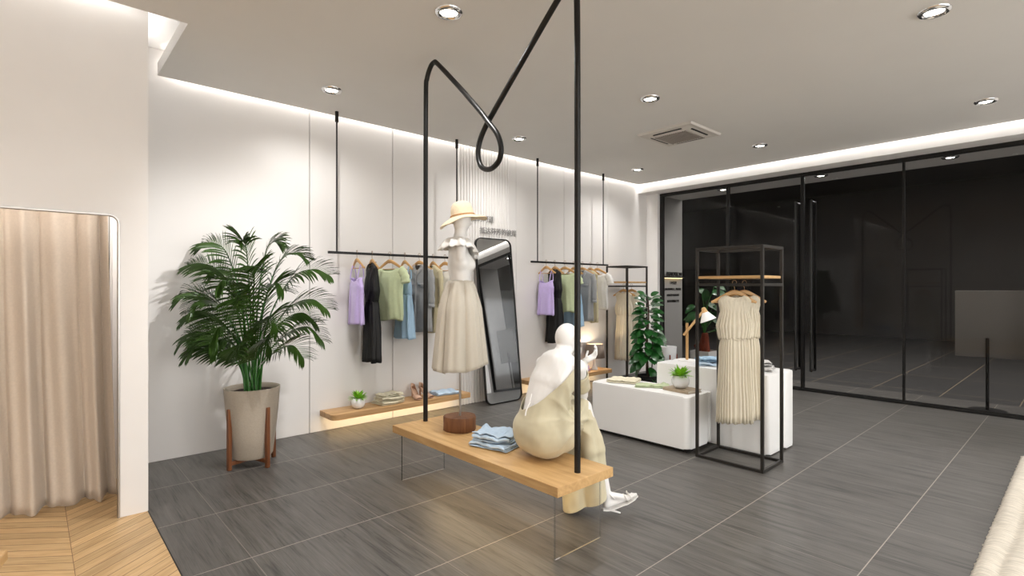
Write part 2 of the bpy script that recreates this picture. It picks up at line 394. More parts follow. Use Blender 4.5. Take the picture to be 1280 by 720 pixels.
# bulkhead over the glazing, piers
struct('wall_bulkhead', box(nb(), 7.45, 7.83, YB, WY, 2.97, CT), 'wall_white')
struct('wall_pier', box(nb(), 7.70, 7.86, 4.87, WY+.02, 0, 2.97), 'wall_white')
struct('wall_pier_near', box(nb(), 7.70, 7.86, YB, .38, 0, 2.97), 'wall_white')
# vestibule behind the glass
struct('wall_vestibule', box(nb(), 7.86, 8.62, 4.95, 5.05, 0, 3.0), 'grey_wall')
struct('wall_vestibule_near', box(nb(), 7.86, 8.62, .05, .15, 0, 3.0), 'grey_wall')
struct('ceiling_vestibule', box(nb(), 7.83, 8.62, .05, 5.05, 2.97, 3.06), 'wall_white')
struct('floor_mall', box(nb(), 8.62, 18, -8, 12, -.06, -.001), 'mall_tile')
bm = nb(); box(bm, 17.9, 18, -8, 12, 0, 4.2); box(bm, 8.62, 18, -8.1, -8, 0, 4.2); box(bm, 8.62, 18, 12, 12.1, 0, 4.2)
struct('wall_mall', bm, 'mall_wall')
struct('ceiling_mall', box(nb(), 8.62, 18, -8, 12, 4.2, 4.3), 'mall_wall')
struct('wall_mall_header', box(nb(), 8.60, 8.62, -8, 12, 3.05, 4.2), 'mall_wall')

# glazing: window_n are the fixed panes, door_n the two leaves
FY = [4.85, 3.712, 2.66, 1.533, .40]
bm = nb()
box(bm, 7.76, 7.82, .38, 4.87, 2.935, 2.97, .003, 1); box(bm, 7.77, 7.82, .38, 4.87, 0, .032, .003, 1)
box(bm, 7.765, 7.825, 4.825, 4.87, 0, 2.97, .003, 1); box(bm, 7.765, 7.825, .38, .42, 0, 2.97, .003, 1)
struct('trim_3', bm, 'black_metal')
def pane(name, ya, yb, fr, door=False):
    bm = nb(); box(bm, 7.787, 7.797, yb, ya, .03, 2.94)
    p = struct(name, bm, 'pane_glass')
    f = nb(); t = fr
    box(f, 7.772, 7.812, ya-t, ya, .03, 2.94); box(f, 7.772, 7.812, yb, yb+t, .03, 2.94)
    box(f, 7.772, 7.812, yb+t, ya-t, 2.92, 2.94); box(f, 7.772, 7.812, yb+t, ya-t, .03, .045)
    obj('frame', f, 'black_metal', p, smooth=False)
    if door:
        yy = yb+.07 if door > 0 else ya-.12
        for sx in (-1, 1):
            h = nb(); x0 = 7.792; x1 = 7.792+sx*.075
            tube(h, smooth_path([(x0, yy, .30), (x1-sx*.015, yy, .29), (x1, yy, .27+.04), (x1, yy, .5), (x1, yy, 2.4), (x1, yy, 2.52), (x1-sx*.015, yy, 2.56), (x0, yy, 2.55)], 5), .017, 10)
            obj('door_handle', h, 'black_metal', p)
    return p
pane('window_1', FY[0]-.025, FY[1], .018)
pane('door_1', FY[1], FY[2]+.002, .024, door=1)
pane('door_2', FY[2]-.002, FY[3], .014, door=-1)
pane('window_2', FY[3], FY[4]+.02, .010)

# ------------------------------------------------------------------ ceiling fittings
def make_downlight():
    t = thing('downlight', 'x', 'ceiling light', (0, 0, 0))
    bm = nb(); lathe(bm, [(.088, 0), (.086, -.008), (.075, -.016), (.062, -.017), (.052, -.008), (.050, .0)], (0, 0, CEIL), 32, False, False)
    obj('trim_ring', bm, 'chrome', t)
    bm = nb(); lathe(bm, [(.001, -.011), (.030, -.010), (.044, -.007), (.050, -.001)], (0, 0, CEIL), 24, True, False)
    obj('lamp', bm, 'lamp_diffuser', t)
    return t
dl_lab = {(0, 0): 'chrome ceiling downlight over the potted palm, left of the swing frame', (1, 0): 'chrome ceiling downlight near the fluted wall, behind the looped black pipe',
 (2, 0): 'smallest ceiling downlight, in the far corner above the second clothes rail', (0, 1): 'chrome ceiling downlight at the top edge, between the pipe bends',
 (1, 1): 'chrome ceiling downlight just in front of the ceiling air conditioner', (2, 1): 'chrome ceiling downlight right of the air conditioner, near the glazed wall',
 (1, 2): 'large chrome ceiling downlight at the upper right edge of the picture', (2, 2): 'chrome ceiling downlight far right, close to the bright glazing cove'}
P0 = None
for i, x in enumerate(DOWNX):
    for j, y in enumerate(DOWNY):
        light('SPOT', 'downlight_beam', (x, y, CEIL-.03), DOWN_W, NEUT, spot_size=radians(150), spot_blend=1, shadow_soft_size=.03)
        if (i, j) not in dl_lab: continue
        if P0 is None: P0 = make_downlight(); P0['group'] = 'ceiling downlights'; o = P0; o.location = (x, y, 0)
        else: o = dup(P0, (x, y, 0))
        o['label'] = dl_lab[(i, j)]
lp = Vector((1.90, 2.67, CEIL-.03)); dv = Vector((1.15, 4.75, 1.2))-lp
light('SPOT', 'palm_accent_beam', lp, 120, NEUT, dv.to_track_quat('-Z', 'Y').to_euler(), spot_size=radians(58), spot_blend=.9, shadow_soft_size=.018)
for x in (-.6, -2.4):
    for y in (2.2, -.4, -2.8):
        light('SPOT', 'downlight_beam', (x, y, CEIL-.03), DOWN_W, NEUT, spot_size=radians(150), spot_blend=1, shadow_soft_size=.03)
for k, y in enumerate((3.96, 2.55, 1.15)):
    o = dup(P0, (8.14, y, 2.97-CEIL), group='downlights behind the glass')
    o['label'] = ['small downlight behind the glass, leftmost pane', 'small downlight behind the glass, above the right door leaf', 'small downlight behind the glass, in the widest right pane'][k]
    light('SPOT', 'vestibule_beam', (8.14, y, 2.94), 34, NEUT, spot_size=radians(140), spot_blend=1, shadow_soft_size=.03)

t = thing('ceiling_air_conditioner', 'square white cassette air conditioner set flat in the ceiling', 'air conditioner', (5.28, 3.07, CEIL))
bm = nb(); X0, X1, Y0, Y1 = 4.955, 5.605, 2.745, 3.395
def frus(bm, x0, x1, y0, y1, z0, ins, z1):
    a = [bm.verts.new(p) for p in ((x0, y0, z0), (x1, y0, z0), (x1, y1, z0), (x0, y1, z0))]
    b = [bm.verts.new(p) for p in ((x0+ins, y0+ins, z1), (x1-ins, y0+ins, z1), (x1-ins, y1-ins, z1), (x0+ins, y1-ins, z1))]
    for i in range(4): bm.faces.new((a[i], a[(i+1) % 4], b[(i+1) % 4], b[i]))
    bm.faces.new(b); bm.faces.new(a[::-1])
frus(bm, X0, X1, Y0, Y1, CEIL+.002, .012, CEIL-.022); frus(bm, X0+.06, X1-.06, Y0+.06, Y1-.06, CEIL-.020, .05, CEIL-.038)
obj('cover_panel', bm, 'ac_white', t, smooth=False)
bm = nb()
for k in range(14): box(bm, X0+.15, X1-.15, Y0+.155+k*.0255, Y0+.166+k*.0255, CEIL-.047, CEIL-.037)
box(bm, X0+.14, X1-.14, Y0+.14, Y0+.15, CEIL-.048, CEIL-.036); box(bm, X0+.14, X1-.14, Y1-.15, Y1-.14, CEIL-.048, CEIL-.036)
obj('intake_grille', bm, 'ac_grille', t, smooth=False)
for q in range(4):
    bm = nb(); box(bm, -.17, .17, .232, .25, -.0335, -.021); bmesh.ops.transform(bm, matrix=Matrix.Translation((5.28, 3.07, CEIL)) @ Matrix.Rotation(q*pi/2, 4, 'Z'), verts=bm.verts)
    obj('air_slot', bm, 'slot_black', t, smooth=False)

# ------------------------------------------------------------------ curtain, bench corner, rug
bm = nb(); nx, nz = 260, 30
cx0, cx1 = -1.4, .372
rows = []
for j in range(nz+1):
    tz = j/nz; row = []
    for i in range(nx+1):
        s = i/nx; x = cx0+(cx1+.05*(1-tz)**1.5-cx0)*s
        ph = s*2*pi*12+.9*sin(s*19)+.4*sin(s*47)
        amp = .062*(.55+.45*sin(s*17+1)**2)*(.6+.4*(1-tz)); 
        y = 4.43+amp*1.5*(1-2*(.5+.5*sin(ph))**.45+.2*sin(2*ph+.8))+.012*sin(ph*2.1+tz*3)+.02*sin(tz*4+s*9)
        zb = .012+.02*max(0, noise.noise((s*18, 3, 0)))
        z = zb+(1.98-zb)*tz
        if j == 0: y += .02*noise.noise((s*40, 0, 1))
        row.append(bm.verts.new((x, y, z)))
    rows.append(row)
for j in range(nz):
    for i in range(nx): bm.faces.new((rows[j][i], rows[j][i+1], rows[j+1][i+1], rows[j+1][i]))
t = thing('fitting_room_curtain', 'long beige pleated curtain hanging in the white doorway opening', 'curtain', (-.5, 4.43, 0))
obj('fabric', bm, 'curtain_beige', t, smooth=True, angle=180, solid=.004)
bm = nb(); tube(bm, [(-1.55, 4.43, 2.0), (.458, 4.43, 2.0)], .012, 10); obj('curtain_rod', bm, 'black_metal', t)

t = thing('wooden_bench', 'corner of a light oak bench at the left picture edge', 'bench', (-.565, 2.62, 0), radians(-14))
Minv = t.matrix_basis
def lb(x0, x1, y0, y1, z0, z1, bev=.004):
    bm = nb(); box(bm, x0, x1, y0, y1, z0, z1, bev, 1); return bm
obj('seat', lb(-.8, .44, -.15, .29, .36, .40), 'oak', t, local=True)
for x in (-.74, .22):
    for y in (-.1, .19): obj('leg', lb(x, x+.05, y, y+.05, 0, .36), 'oak_z', t, local=True)

bm = nb(); nx, ny = 240, 150; X0, X1, Y0, Y1 = 2.0, 6.05, -1.7, .40
rows = []
for j in range(ny+1):
    row = []
    for i in range(nx+1):
        x = X0+(X1-X0)*i/nx; y = Y0+(Y1-Y0)*j/ny
        yy = y+.03*noise.noise((x*1.3, 0, 0))+.012*noise.noise((x*7, y*4, 0))
        edge = min(1, (Y1-y)/.03+.25, (X1-x)/.03+.25, (x-X0)/.03+.25, (y-Y0)/.03+.25)
        ridge = abs(sin((yy-Y1)*pi/.105))**.6
        z = .004+edge*(.010+.020*ridge+.007*noise.noise((x*26, y*9, 0)))
        if j == ny: y += .010*noise.noise((x*30, 5, 0))
        row.append(bm.verts.new((x, y, z)))
    rows.append(row)
for j in range(ny):
    for i in range(nx): bm.faces.new((rows[j][i], rows[j][i+1], rows[j+1][i+1], rows[j+1][i]))
rr = one('rug', bm, 'rug_wool', 'cream shaggy wool rug with raised rows lying on the grey floor', 'rug', smooth=True, angle=180)
s = rr.modifiers.new('s', 'SOLIDIFY'); s.thickness = .004; s.offset = 1

# ------------------------------------------------------------------ palm in taupe planter on walnut stand
PC = Vector((1.30, 4.51, 0))
palm = thing('potted_palm', 'tall areca palm in a tapered taupe planter on a walnut stand', 'potted plant', PC, 0)
bm = nb()
lathe(bm, [(.138, .065), (.152, .085), (.172, .25), (.192, .45), (.203, .60), (.206, .612), (.200, .614), (.190, .60), (.186, .57)], PC, 48, True, False)
obj('planter', bm, 'planter_taupe', palm)
bm = nb(); lathe(bm, [(.001, .578), (.10, .582), (.187, .572)], PC, 32, False, False)
for v in bm.verts: v.co.z += .01*noise.noise(v.co*30)
obj('soil', bm, 'soil', palm)
for k in range(4):
    a = radians(18+90*k); d = Vector((cos(a), sin(a), 0))
    bm = nb(); box(bm, .176, .206, -.014, .014, 0, .47, .003, 1)
    t_ = Matrix.Translation(PC) @ Matrix.Rotation(a, 4, 'Z')
    # splay the foot slightly less than the rim
    bmesh.ops.transform(bm, matrix=t_, verts=bm.verts); obj('stand_leg', bm, 'walnut', palm)
for k in range(2):
    a = radians(18+90*k); bm = nb(); box(bm, -.178, .178, -.012, .012, .035+.001*k, .064, .002, 1)
    bmesh.ops.transform(bm, matrix=Matrix.Translation(PC) @ Matrix.Rotation(a, 4, 'Z'), verts=bm.verts); obj('cross_bar', bm, 'walnut', palm)
RV = Vector((.74, -.673, 0)); FV = Vector((.673, .74, 0))
def leaflet(bm, p, d, side, up, L, W, droop, segs=5):
    d = d.normalized(); prev = None; pos = p.copy()
    for k in range(segs+1):
        s = k/segs; w_ = W*(sin(pi*min(1, .12+s*.88))**.7 if s < 1 else 0.03)*.5
        if pos.y > 5.06: pos.y = 5.06
        wv = side*w_
        a = bm.verts.new(pos+wv+up*.15*w_); c = bm.verts.new(pos-up*0.25*w_); b = bm.verts.new(pos-wv+up*.15*w_)
        if prev: bm.faces.new((prev[0], a, c, prev[1])); bm.faces.new((prev[1], c, b, prev[2]))
        prev = (a, c, b); d = (d+Vector((0, 0, -droop*(.35+s)))).normalized(); pos = pos+d*(L/segs)
fr = [(-.44, .02, 1.83, .04), (-.62, .10, 1.66, .02), (-.58, -.10, 1.40, .10), (-.62, .05, 1.24, .10), (-.62, .0, 1.06, .14), (-.40, -.22, 1.02, .16), (-.12, -.40, 1.12, .16), (-.34, -.30, 1.34, .12), (.08, -.38, 1.36, .12), (-.04, -.10, 1.84, .0),
      (.66, .0, 1.60, .06), (.66, -.05, 1.34, .10), (.60, .0, 1.10, .14), (.42, .05, 1.74, .04), (.20, .05, 1.84, .02), (.36, -.28, 1.20, .14), (.34, -.15, 1.48, .08), (-.30, -.05, 1.60, .06), (.14, -.2, 1.62, .06), (-.10,-.35,1.50,.08), (.10, -.40, 1.0, .12), (-.52, -.08, .96, .12), (.52, -.18, .96, .12), (-.16, -.32, 1.02, .12), (.32, -.30, 1.03, .12), (.50, .10, 1.22, .1)]
for k, (R_, F_, zt, dr) in enumerate(fr):
    R_ *= .92; zt = .6+(zt-.6)*.94
    b0 = PC+RV*(R_*.08+random.uniform(-.03, .03))+FV*(F_*.1+random.uniform(-.04, .03))+Vector((0, 0, .575))
    tip = PC+RV*R_+FV*F_+Vector((0, 0, zt-dr*.6)); h = zt-.6
    k1 = PC+RV*R_*.20+FV*F_*.20+Vector((0, 0, .6+h*.55)); k2 = PC+RV*R_*.50+FV*F_*.50+Vector((0, 0, .6+h*.92)); k3 = PC+RV*R_*.80+FV*F_*.80+Vector((0, 0, zt+dr*.15))
    path = smooth_path([b0, k1, k2, k3, tip], 10); n = len(path); n0 = int(n*.45)
    bm = nb(); tube(bm, path[:n0], [.0072-.002*i/n0 for i in range(n0)], 6)
    f = obj('frond_stem', bm, 'stem_palm', palm)
    bm = nb(); tube(bm, path[n0-1:], [.0052-.0038*i/(n-n0) for i in range(n-n0+1)], 5)
    N_ = 34
    roll = .55+random.uniform(-.2, .3)
    for q in range(N_):
        s = .28+.72*(q/(N_-1)); i = min(n-2, int(s*(n-1))); fr_ = s*(n-1)-i
        p = path[i].lerp(path[i+1], min(1, fr_)); T = (path[i+1]-path[i]).normalized()
        out = (RV*R_+FV*F_); out = out.normalized() if out.length > .15 else RV
        sd = T.cross(Vector((0, 0, 1))); sd = sd.normalized() if sd.length > .25 else out.cross(Vector((0, 0, 1))).normalized()
        up = sd.cross(T).normalized(); e = (s-.28)/.72
        if sd.dot(FV) > 0: sd = -sd
        sd = (sd*cos(roll)-Vector((0, 0, 1))*sin(roll)*1.0).normalized(); up = (Vector((0, 0, 1))*cos(roll)+out*.15).normalized()
        L = .26*min(1, .5+2.0*e)*(1-.62*e**2)*(.85+.2*random.random())
        for sg in (-1, 1):
            d = sd*sg*(1-.25*e)+T*(.50+.45*e)+up*.25+Vector([random.uniform(-.06, .06) for _ in range(3)])
            leaflet(bm, p, d, (T*.8+up*.45).normalized(), up, L, .0165, .13+.07*random.random())
    obj('frond', bm, 'leaf_palm', palm, smooth=True, angle=180)

# ------------------------------------------------------------------ floating shelves with warm strips
def shelf(x0, x1, lab):
    t = thing('floating_shelf', lab, 'shelf', ((x0+x1)/2, 4.93, 0), 0, 'oak wall shelves under the clothes rails')
    bm = nb(); rbox(bm, x0, x1, 4.775, WY-.001, .153, .205, (.06, .02, 0, 0), bev=.003); obj('board', bm, 'oak_x', t)
    bm = nb(); box(bm, x0+.05, x1-.05, 4.90, 4.925, .146, .153); obj('led_strip', bm, 'led_warm', t, smooth=False)
    area('shelf_light', ((x0+x1)/2, 4.935, .142), x1-x0-.1, .02, 1.8, AMBER, (radians(18), 0, 0))
shelf(2.08, 3.71, 'long oak shelf with warm underlight beneath the left clothes rail, by the palm')
shelf(4.72, 6.35, 'oak wall shelf carrying the shaded lamp, behind the seated mannequin')

# ------------------------------------------------------------------ clothes rails
RY, RZ = 4.90, 1.742
def rail(x0, x1, r0, r1, lab):
    t = thing('clothes_rail', lab, 'clothes rail', ((x0+x1)/2, RY, RZ), 0, 'black clothes rails hung from the ceiling')
    bm = nb(); box(bm, x0, x1, RY-.012, RY+.012, RZ-.012, RZ+.012, .002, 1); obj('hanging_bar', bm, 'black_metal', t)
    for x in (r0, r1):
        bm = nb(); tube(bm, [(x, RY, RZ), (x, RY, CEIL)], .008, 10); obj('rod', bm, 'black_metal', t)
        bm = nb(); tube(bm, [(x, RY, CEIL-.10), (x, RY, CEIL)], .017, 14); obj('ceiling_cap', bm, 'black_metal', t)
rail(2.087, 3.65, 2.173, 3.60, 'black hanging clothes rail on two rods, left one beside the palm')
rail(4.79, 6.40, 4.908, 6.29, 'black hanging clothes rail on two rods, right one beyond the leaning mirror')

# hanger: origin at the top of the bar it hangs on; shoulders along local x
def make_hanger(half=.18):
    t = thing('clothes_hanger', 'x', 'hanger', (0, 0, 0))
    bm = nb()
    hook = [(.014, 0, -.010)]+[(.016*cos(a), 0, .004+.016*sin(a)) for a in [k*pi/8 for k in range(0, 9)]]+[(-.016, 0, -.008), (-.004, 0, -.028), (0, 0, -.045), (0, 0, -.075)]
    tube(bm, smooth_path(hook, 2), .0022, 6); obj('hook', bm, 'bronze', t, local=True)
    bm = nb()
    for sg in (-1, 1):
        pts = smooth_path([(0, 0, -.078), (sg*.03, 0, -.082), (sg*.09, .004, -.112), (sg*.15, .010, -.145), (sg*half, .014, -.158)], 4)
        n = len(pts); tube(bm, pts, [.021-.011*i/(n-1) for i in range(n)], 8, ry=.55)
    obj('shoulder_piece', bm, 'hanger_wood', t, local=True)
    bm = nb(); tube(bm, [(-half+.02, .011, -.158), (half-.02, .011, -.158)], .004, 8); obj('trouser_bar', bm, 'hanger_wood', t, local=True)
    return t
# garment: loft of rings (z, half width, half depth, fold, nfolds)
def loft(rings, n=64, seed=0, topf=None, hemw=.006, sub=4, twist=0):
    bm = nb(); R = []
    full = []
    for i in range(len(rings)-1):
        for k in range(sub):
            t_ = k/sub; t2 = t_*t_*(3-2*t_); full.append(tuple(a+(b-a)*t2 for a, b in zip(rings[i], rings[i+1])))
    full.append(rings[-1]); m = len(full)
    for i, (z, hw, hd, fo, nf) in enumerate(full):
        ring = []
        for k in range(n):
            a = 2*pi*k/n; ca, sa = cos(a), sin(a)
            ex = .8
            x = hw*math.copysign(abs(ca)**ex, ca); y = hd*math.copysign(abs(sa)**ex, sa)
            ph = nf*a+seed*1.7+.8*sin(3*a+seed)+.5*sin(z*7+seed)
            f = fo*(sin(ph)+.35*sin(2.3*ph+seed)); l = sqrt(ca*ca+sa*sa)
            y += f*(math.copysign(1, sa) if abs(sa) > .05 else 0)*min(1, abs(sa)*3)+twist*.0
            x += f*.4*ca + .004*noise.noise((x*9, z*7, seed))
            y += .007*noise.noise((x*11, z*6+seed, y*3))
            zz = z
            if topf and i < 2*sub: zz += topf(x, y, i/(2*sub))*(1-i/(2*sub))
            if i == m-1: zz += hemw*sin(ph*.5)
            ring.append(bm.verts.new((x, y, zz)))
        R.append(ring)
    for i in range(m-1):
        for k in range(n): bm.faces.new((R[i][k], R[i][(k+1) % n], R[i+1][(k+1) % n], R[i+1][k]))
    return bm
def gobj(name, bm, m, t): return obj(name, bm, m, t, local=True, angle=180, solid=.003)
def sleeve(t, m, pts, r, name='sleeve'):
    bm = nb(); P = smooth_path(pts, 4); n = len(P); rr = [r[0]+(r[1]-r[0])*i/(n-1)+.004*sin(i*1.9) for i in range(n)]
    tube(bm, P, rr, 14, cap=False, ry=.6); return gobj(name, bm, m, t)
def camisole():
    t = thing('camisole', 'x', 'top', (0, 0, 0)); m = 'cloth_lilac'
    top = lambda x, y, s: (.035*(abs(x)/.12)**2 if abs(x) < .13 else .0)-.02
    gobj('bodice', loft([(-.265, .125, .030, .0, 5), (-.33, .150, .04, .003, 5), (-.42, .140, .045, .006, 5), (-.56, .150, .045, .010, 5), (-.71, .160, .045, .013, 5)], seed=1, topf=top), m, t)
    for sg in (-1, 1):
        bm = nb(); tube(bm, smooth_path([(sg*.105, -.030, -.262), (sg*.112, -.020, -.19), (sg*.115, .004, -.118), (sg*.112, .026, -.19), (sg*.105, .030, -.262)], 4), .0032, 6, ry=2); obj('strap', bm, m, t, local=True)
    bm = nb(); box(bm, -.06, .06, .028, .031, -.70, -.69); bm.free()
    return t
def black_dress():
    t = thing('sleeveless_dress', 'x', 'dress', (0, 0, 0)); m = 'cloth_black'
    vf = lambda x, y, s: -.10*max(0, 1-abs(x)/.05) if y < 0 else 0
    gobj('bodice', loft([(-.105, .062, .026, 0, 6), (-.125, .105, .030, .001, 6), (-.155, .135, .032, .002, 6), (-.26, .125, .045, .006, 7), (-.38, .140, .05, .008, 7), (-.49, .105, .045, .006, 8)], seed=2, topf=vf), m, t)
    gobj('skirt', loft([(-.485, .106, .046, .005, 9), (-.56, .125, .05, .010, 9), (-.75, .135, .055, .015, 9), (-1.09, .150, .060, .020, 9)], seed=3), m, t)
    bm = nb(); tube(bm, smooth_path([(.05, -.03, -.18), (.062, -.02, -.12), (.04, .02, -.095), (-.04, .02, -.095), (-.062, -.02, -.12), (-.05, -.03, -.18)], 5), .013, 8, ry=.6); obj('collar', bm, m, t, local=True)
    bm = nb(); tube(bm, [(.107*cos(a), .047*sin(a), -.487) for a in [k*pi/12 for k in range(24)]], .006, 6, closed=True, ry=1.6); obj('waist_tie', bm, m, t, local=True)
    return t
def tee(m, name='t_shirt', L=.68):
    t = thing(name, 'x', 't-shirt', (0, 0, 0))
    tf = lambda x, y, s: -.035*max(0, 1-(x/.10)**2) if y < 0 else -.012*max(0, 1-(x/.10)**2)
    gobj('body', loft([(-.150, .135, .020, 0, 4), (-.160, .160, .028, 0, 4), (-.178, .188, .032, .001, 4), (-.25, .172, .045, .004, 4), (-.40, .165, .045, .008, 4), (-L+.06, .170, .045, .011, 4), (-L, .165, .04, .012, 4)], seed=4, topf=tf, hemw=.012), m, t)
    for sg in (-1, 1): sleeve(t, m, [(sg*.15, 0, -.165), (sg*.19, 0, -.20), (sg*.215, 0, -.25), (sg*.225, 0, -.30)], (.050, .052))
    bm = nb(); tube(bm, [(.135*cos(a), .021*sin(a), -.152-(.035 if sin(a) < 0 else .012)*(1-cos(a)**2)) for a in [k*pi/12 for k in range(24)]], .005, 6, closed=True); obj('neckband', bm, m, t, local=True)
    return t
def blue_dress():
    t = thing('slip_dress', 'x', 'dress', (0, 0, 0)); m = 'cloth_blue'
    gobj('bodice', loft([(-.25, .12, .03, 0, 6), (-.32, .135, .04, .004, 6), (-.42, .125, .045, .006, 7)], seed=5), m, t)
    gobj('skirt', loft([(-.42, .125, .045, .006, 8), (-.55, .14, .055, .010, 8), (-.72, .155, .06, .014, 8), (-.88, .175, .065, .017, 8)], seed=6), m, t)
    for sg in (-1, 1):
        bm = nb(); tube(bm, smooth_path([(sg*.10, -.030, -.255), (sg*.112, -.018, -.19), (sg*.115, .004, -.118), (sg*.112, .024, -.19), (sg*.10, .030, -.255)], 4), .004, 6, ry=2); obj('strap', bm, m, t, local=True)
    return t
def shirt(m, name, cat, L, sl=True, buttons=True, lapel=False):
    t = thing(name, 'x', cat, (0, 0, 0))
    vf = lambda x, y, s: (-.10 if not lapel else -.15)*max(0, 1-abs(x)/.055) if y < 0 else 0
    gobj('body', loft([(-.10, .065, .024, 0, 4), (-.122, .11, .028, 0, 4), (-.158, .178, .032, .001, 4), (-.27, .165, .045, .005, 5), (-.45, .160, .048, .009, 5), (-L, .172, .052, .013, 5)], seed=7, topf=vf, hemw=.01), m, t)
    if sl:
        for sg in (-1, 1):
            sleeve(t, m, [(sg*.155, 0, -.17), (sg*.185, 0, -.25), (sg*.198, -.004, -.38), (sg*.200, -.008, -.52)], (.046, .034))
            bm = nb(); tube(bm, [(sg*.2, -.008, -.515), (sg*.2, -.008, -.555)], [.036, .038], 14, cap=False, ry=.62); gobj('cuff', bm, m, t)
    for sg in (-1, 1):
        bm = nb()
        if lapel: q = [(.0, -.05, -.30), (sg*.02, -.048, -.24), (sg*.085, -.04, -.20), (sg*.07, -.034, -.13), (sg*.055, -.01, -.095), (sg*.045, -.022, -.11), (sg*.03, -.038, -.19)]
        else: q = [(sg*.004, -.042, -.215), (sg*.045, -.046, -.195), (sg*.085, -.038, -.15), (sg*.065, -.012, -.098), (sg*.05, -.012, -.093), (sg*.04, -.030, -.13)]
        a = [bm.verts.new(p) for p in q]; c = bm.verts.new(sum((Vector(p) for p in q), Vector())/len(q)+Vector((0, -.006, 0)))
        for i in range(len(a)): bm.faces.new((a[i], a[(i+1) % len(a)], c))
        obj('collar', bm, m, t, local=True, solid=.004)
    if buttons:
        bm = nb(); pts = [(.0, -.050-.012*k/10, -.22-(L-.24)*k/10) for k in range(11)]; tube(bm, smooth_path(pts, 2), .006, 6, ry=2.2); obj('button_placket', bm, m, t, local=True)
        for k in range(8):
            z = -.25-(L-.30)*k/8; bm = nb(); lathe(bm, [(.001, 0), (.006, .0), (.005, .003)], seg=10, capb=False); bmesh.ops.transform(bm, matrix=Matrix.Translation((0, -.064-.010*k/8, z)) @ Matrix.Rotation(pi/2, 4, 'X'), verts=bm.verts); obj('button', bm, 'letter_grey', t, local=True)
        for sg in (-1, 1):
            bm = nb(); q = [(sg*.035, -.056, -.30), (sg*.125, -.046, -.295), (sg*.125, -.048, -.32), (sg*.08, -.058, -.338), (sg*.035, -.058, -.32)]; a = [bm.verts.new(p) for p in q]; bm.faces.new(a); obj('pocket_flap', bm, m, t, local=True, solid=.004)
    return t
def khaki_vest():
    t = thing('sleeveless_coat', 'x', 'coat', (0, 0, 0)); m = 'cloth_khaki'
    vf = lambda x, y, s: -.12*max(0, 1-abs(x)/.05) if y < 0 else 0
    gobj('body', loft([(-.10, .065, .024, 0, 4), (-.122, .11, .028, 0, 4), (-.155, .150, .032, .001, 4), (-.27, .135, .045, .005, 5), (-.45, .145, .05, .008, 5), (-.84, .165, .055, .015, 6)], seed=9, topf=vf, hemw=.01), m, t)
    return t
def pleated_dress(m='cloth_dress'):
    t = thing('pleated_dress', 'x', 'dress', (0, 0, 0))
    tf = lambda x, y, s: -.018*max(0, 1-(x/.07)**2)
    gobj('bodice', loft([(-.098, .072, .026, 0, 20), (-.110, .105, .030, .002, 24), (-.140, .130, .036, .003, 26), (-.23, .112, .048, .0035, 28), (-.34, .140, .056, .005, 28), (-.45, .122, .050, .005, 28)], seed=11, n=200, topf=tf), m, t)
    gobj('skirt', loft([(-.448, .106, .046, .004, 30), (-.52, .116, .050, .0055, 30), (-.75, .126, .058, .007, 30), (-1.12, .142, .066, .008, 30)], seed=12, n=240, hemw=.006), m, t)
    bm = nb(); tube(bm, [(.108*cos(a), .048*sin(a), -.450+.003*sin(9*a)) for a in [k*pi/16 for k in range(32)]], .007, 6, closed=True); obj('waistband', bm, m, t, local=True)
    return t
hang0 = make_hanger(); used_h = False
def place_hanger(loc, th, lab, grp):
    global used_h
    if not used_h: used_h = True; hang0.location = loc; hang0.rotation_euler = (0, 0, th); hang0['label'] = lab; hang0['group'] = grp; return hang0
    return dup(hang0, loc, th, lab, grp)
hx = [2.38, 2.543, 2.742, 2.92, 3.10, 3.275, 3.435]
ang = [radians(a) for a in (-97, -100, -74, -98, -80, -98, -84)]
build = [('lilac camisole', camisole), ('black sleeveless dress', black_dress), ('pale green t-shirt', lambda: tee('cloth_green')), ('light blue strappy dress', blue_dress),
         ('grey long shirt', lambda: shirt('cloth_grey', 'shirt_dress', 'shirt', .82)), ('khaki coat', lambda: shirt('cloth_khaki', 'coat', 'coat', .84, lapel=True, buttons=False)), ('white t-shirt', lambda: tee('cloth_white', L=.66))]
protos = []
for k, (nm, f) in enumerate(build):
    zt = RZ+.012
    place_hanger((hx[k], RY, zt), ang[k], 'wooden hanger holding the %s on the left rail' % nm, 'wooden hangers on the left rail')
    g = f(); g.location = (hx[k], RY, zt-.004); g.rotation_euler = (0, 0, ang[k]); g['label'] = '%s hanging on the left rail nearer the palm' % nm; g['group'] = 'clothes on the left rail'; protos.append(g)
    x2 = hx[k]+2.69+.004*k
    place_hanger((x2, RY, zt), ang[k], 'wooden hanger holding the %s on the right rail' % nm.replace('khaki coat', 'khaki sleeveless coat'), 'wooden hangers on the right rail')
    if k == 5:
        v = khaki_vest(); v.location = (x2, RY, zt-.004); v.rotation_euler = (0, 0, ang[k]); v['label'] = 'khaki sleeveless coat hanging on the right rail beyond the mirror'; v['group'] = 'clothes on the right rail'
    else:
        dup(g, (x2, RY, zt-.004), ang[k], '%s hanging on the right rail beyond the mirror' % nm, 'clothes on the right rail')
# the white tee on the left rail stands behind the mannequin's skirt: keep only as the photo shows

